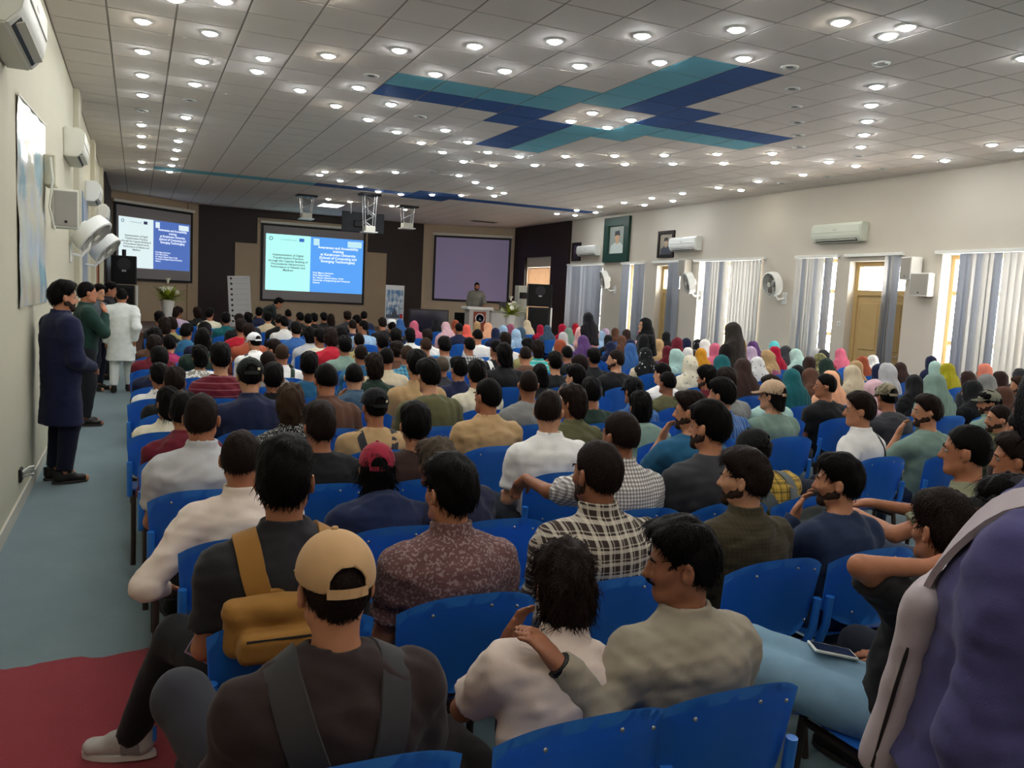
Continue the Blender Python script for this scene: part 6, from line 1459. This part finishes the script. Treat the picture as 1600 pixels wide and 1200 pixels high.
# ------------------------------------------------------------------ backpacks, phones, watch
def bag_body(w, d, h, res=0.008, seed=1, pocket=True):
    F = Field((-w/2-0.1, -d-0.16, -0.06), (w/2+0.1, 0.08, h+0.1), res)
    F.rbox((0, -d/2, h/2), (w/2, d/2, h/2), min(w, d)*0.42, None, 0.01); F.ell((0, -d*0.55, h*0.9), (w*0.42, d*0.42, h*0.12), None, 0.04)
    if pocket: F.rbox((0, -d-0.015, h*0.33), (w*0.4, 0.045, h*0.27), 0.03, None, 0.012)
    F.folds(0.004, 34, seed); return np_mesh('bag_body', *F.mesh())
def backpack(label, q, sm, rgb, w, d, h, loc, tilt=0.0, strap_w=0.06, strap_rgb=None, rz=0.0):
    b = thing('backpack', label, 'backpack'); p = q if not isinstance(q, dict) else q['obj']
    b.location = p.location; b.rotation_euler = p.rotation_euler; b.scale = p.scale
    m = cloth(rgb, rough=0.75)
    o = obj('bag_body', bag_body(w, d, h), m, b, loc=loc, rot=(tilt, 0, rz)); obj('zip', tube([(-w*0.33, -d-0.052, h*0.53), (0, -d-0.056, h*0.54), (w*0.33, -d-0.052, h*0.53)], 0.004, 5), M_blk, o)
    obj('grab_handle', tube([(-0.05, -0.01, h*0.97), (-0.03, -0.02, h*1.07), (0.03, -0.02, h*1.07), (0.05, -0.01, h*0.97)], 0.009, 6), m, o)
    J = q['J'] if isinstance(q, dict) else q['J_']; bv = bvh_of(sm)
    for sd in (-1, 1): obj('shoulder_strap', project_strip(bv, strap_path(J, sd), 0.003, strap_w, 0.009), cloth(strap_rgb or rgb, rough=0.8), b)
    return b
def near(x, y): return NEAR[(x, y)]
q, sm = near(447, 680)
backpack('brown canvas backpack worn by the man in a black shirt, resting on his chair', q, sm, (150, 106, 48), 0.33, 0.1, 0.17, (-0.04, -0.24, 0.74), 0.05, 0.075)
q, sm = near(525, 822)
backpack('black backpack on the back of the man in the tan cap', q, sm, (34, 32, 36), 0.26, 0.08, 0.32, (0.0, -0.24, 0.53), 0.02, 0.085, (52, 50, 52))
q180 = [u for u in CROWD if (u['x'], u['y']) == (1180, 667)][0]
smq = [c for c in q180['obj'].children if c.name.startswith('shirt')][0].data
backpack('grey backpack on the man in a yellow checked shirt', q180, smq, (92, 98, 98), 0.3, 0.11, 0.26, (0.0, -0.25, 0.68), 0.05, 0.08)
q970 = [u for u in CROWD if (u['x'], u['y']) == (970, 641)][0]
def slab(name, label, cat, W_, H_, T_, M, mcase, mglass):
    t = thing(name, label, cat); t.matrix_world = M
    obj('case', bevel_box((-W_/2, -H_/2, 0), (W_/2, H_/2, T_), 0.003, 2), mcase, t); obj('screen', boxes(((-W_/2+0.006, -H_/2+0.006, T_), (W_/2-0.006, H_/2-0.006, T_+0.0006))), mglass, t)
    return t
def on_mesh(p, name, px, py):
    """where the sight line through a pixel meets a part of a figure, in world space"""
    ch = [c for c in p.children if c.name.startswith(name)][0]; bv = bvh_of(ch.data); Mi = Matrix.LocRotScale(p.location, p.rotation_euler, p.scale); Iv = Mi.inverted()
    o = Iv @ Vector((0, 0, CAM_H)); d = (Iv @ (Vector((0, 0, CAM_H))+ray(px, py)) - o).normalized(); h = bv.ray_cast(o, d)
    return (Mi @ h[0], (Mi.to_3x3() @ h[1]).normalized()) if h[0] is not None else (None, None)
q, sm = near(1478, 766)
for cand in ((1285, 985), (1290, 1000), (1300, 1020), (1280, 960), (1320, 1020)):
    loc, n = on_mesh(q['obj'], 'trousers', *cand)
    if loc is not None: break
if loc is not None:
    u = Vector((0.9, -0.4, 0)); u = (u-n*u.dot(n)).normalized(); w_ = n.cross(u)
    slab('smartphone', 'white-rimmed smartphone lying on the pale jeans of the reclining man', 'phone', 0.078, 0.15, 0.009, Matrix((( w_.x, u.x, n.x, loc.x+n.x*0.004), (w_.y, u.y, n.y, loc.y+n.y*0.004), (w_.z, u.z, n.z, loc.z+n.z*0.004), (0, 0, 0, 1))), M_white, mat('dark_phone_glass', (22, 22, 26), 0.12, spec=0.6))
q, sm = near(447, 680); P0 = q['obj'].location
slab('smartphone', 'violet-cased smartphone tucked at the hip of the man with the brown backpack', 'phone', 0.075, 0.15, 0.009, Matrix.Translation((P0.x-0.205, P0.y-0.02, 0.62)) @ Euler((0.35, -0.9, 0.5)).to_matrix().to_4x4(), mat('violet_phone_case', (150, 116, 146), 0.4), mat('dark_phone_glass', (22, 22, 26), 0.12, spec=0.6))
q, sm = near(1068, 812); J = q['J']; wr = Vector(J['wrL'].tolist()); el = Vector(J['elL'].tolist())
M = Matrix.Translation(wr.lerp(el, 0.02)) @ (wr-el).to_track_quat('Z', 'Y').to_matrix().to_4x4()
bm = lathe([(0.036, -0.01), (0.041, -0.008), (0.041, 0.008), (0.036, 0.01)], 18, M); o = obj('wristwatch', bm, M_blk, q['obj'])
# plastic bag strap across the white shirt
q13 = [u for u in CROWD if (u['x'], u['y']) == (1345, 612)][0]; sm13 = [c for c in q13['obj'].children if c.name.startswith('shirt')][0].data
obj('shoulder_strap', project_strip(bvh_of(sm13), strap_path(q13['J'], 1), 0.003, 0.05), cloth((40, 42, 46)), q13['obj'])

# somebody in a purple jacket passing close to the camera, head beyond the frame
J = standing(lean=0.16, arms=('side', 'side'), head=(0, 0.1, 0), build=1.05); d = ray(1612, 892); sh = Vector(J['shR'].tolist()); rz = -2.78
t_ = (sh.z-CAM_H)/d.z; S = d*t_; off = Matrix.Rotation(rz, 3, 'Z') @ Vector((sh.x, sh.y, 0))
p, sm = figure('person in a purple-blue jacket passing close by, head beyond the photo edge', J, (S.x-off.x, S.y-off.y, 0), rz, 1.0, (70, 66, 112), (40, 40, 52), 'full', 0, 1, res=0.0095, loose=0.016, collar=0.05, seed=14, long=0.02, folds=0.006)
class _Q(dict): pass
b = thing('backpack', 'pale grey backpack on the person in the purple-blue jacket', 'backpack'); b.location, b.rotation_euler = p.location, p.rotation_euler
T = J['T']; up = Vector(T[:, 2].tolist()); fw = Vector(T[:, 1].tolist()); base = Vector(J['pelvis'].tolist())-fw*0.12-up*0.1
m = cloth((176, 164, 170), rough=0.8); o = obj('bag_body', bag_body(0.28, 0.07, 0.4, 0.009, 4, False), m, b, loc=base, rot=(-0.16, 0, 0))
obj('zip', tube([(0.142, -0.035, 0.03), (0.143, -0.035, 0.2), (0.13, -0.035, 0.36)], 0.004, 5), M_blk, o)
bv = bvh_of(sm)
for sd in (-1, 1):
    st = obj('shoulder_strap', project_strip(bv, strap_path(J, sd), 0.004, 0.075, 0.012), m, b)
    n_ = Vector(J['neck'].tolist()); rt = Vector(T[:, 0].tolist())
    obj('strap_buckle', bevel_box((-0.03, -0.012, -0.02), (0.03, 0.012, 0.02), 0.004, 1), M_blk, b, loc=n_+rt*sd*0.12+fw*0.135-up*0.12, rot=(0.4, 0, 0))
# ------------------------------------------------------------------ labels for the seated audience and their chairs
def garment(q):
    w = WORD.get(q['c'], q['c']); pt = {'plaid': 'checked', 'gingham': 'finely checked', 'hstripe': 'striped', 'vstripe': 'striped', 'floral': 'patterned', 'camo': 'patterned', 'fleck': 'flecked'}.get(q.get('pat'), '')
    if q['kind'] == 'woman': return ' '.join(('woman in', w, pt, 'headscarf')).replace('  ', ' ')
    if q.get('cap'): return 'capped man in %s shirt' % w
    if q.get('topi'): return 'man in white knitted cap'
    h = {'long': 'long-haired ', 'curly': 'curly-haired ', 'wavy': 'wavy-haired '}.get(q['hair'], '')
    if q['hairc'] == 2: h = 'brown-haired '
    if q['hairc'] == 3: h = 'greying '
    if q.get('beard') and not h: h = 'bearded '
    return ' '.join((h+'man in', w, pt, 'shirt')).replace('  ', ' ')
HAND = {(525, 822): 'man in a tan baseball cap and dark brown top', (885, 847): 'wavy-haired man in a pale cream shirt', (1068, 812): 'moustached man in a grey-beige shirt looking aside', (1478, 766): 'man with a hand behind his head, pale jeans',
    (447, 680): 'dark-haired man in black with brown backpack straps', (705, 708): 'man in a maroon flecked shirt', (935, 686): 'man in a dark brown and white checked shirt', (378, 670): 'man in cream with his arm hanging out', (590, 688): 'long-haired man in a red cap and navy jacket', (683, 686): 'greying curly-haired man in navy leaning over',
    (1165, 702): 'bearded man in a dark olive shirt', (1312, 708): 'bearded man in dark blue touching his mouth', (970, 641): 'man in a finely checked brown and white shirt', (1180, 667): 'black-capped man in a yellow checked shirt', (1512, 662): 'man in olive stretching both arms forward', (1345, 612): 'man in white shirt with a dark bag strap', (1208, 591): 'long-haired man in a beige cap and green-grey top',
    (1387, 597): 'man in a camouflage cap and charcoal tee', (1547, 607): 'bearded man in an olive-grey cap', (1580, 735): 'bearded man in a dark cap', (586, 603): 'man in a black cap and tan shirt with straps', (554, 567): 'man in slate tee with a large printed digit', (397, 518): 'man in a white cap', (391, 556): 'man in a black cap with gold badge',
    (345, 535): 'man in a maroon striped tee', (636, 539): 'man in a teal checked shirt', (775, 530): 'man in black with white backpack straps', (1110, 625): 'bearded man in a charcoal top with a green line', (1080, 612): 'bearded man in teal blue with raised hand', (1450, 616): 'bearded man in green tee touching his face', (762, 590): 'man in a tan kameez', (860, 608): 'man in a white kameez looking sideways', (316, 613): 'man in a light grey collared shirt'}
for q in CROWD: q['desc'] = HAND.get((q['x'], q['y'])) or garment(q)
cnt = {}
for q in CROWD: cnt[q['desc']] = cnt.get(q['desc'], 0)+1
used = set()
uniq = [q for q in CROWD if cnt[q['desc']] == 1]
for q in uniq: q['label'] = q['desc']; used.add(q['desc'])
SHORT = lambda s: s.replace(' a ', ' ').replace(' an ', ' ')
for q in [q for q in CROWD if cnt[q['desc']] > 1]:
    # look for a nearby person with a description of their own
    c = sorted([(math.hypot((u['x']-q['x']), 1.6*(u['y']-q['y'])), i, u) for i, u in enumerate(uniq) if u is not q])
    for _, _, u in c[:40]:
        dx, dy = u['x']-q['x'], u['y']-q['y']
        rel = ('left of' if dx > 0 else 'right of') if abs(dx) > 1.2*abs(dy) else ('behind' if dy < 0 else 'in front of')
        lab = '%s %s %s' % (SHORT(q['desc']), rel, SHORT(u['desc']))
        if lab not in used and len(lab.split()) <= 13: break
    q['label'] = lab; used.add(lab)
for q in CROWD:
    lab = SHORT(q['label'])
    if len(lab.split()) < 4: lab += ' seated in the audience'
    q['obj']['label'] = lab if len(lab.split()) > 5 else lab+', seated'
    q['chair']['label'] = 'blue chair under '+lab
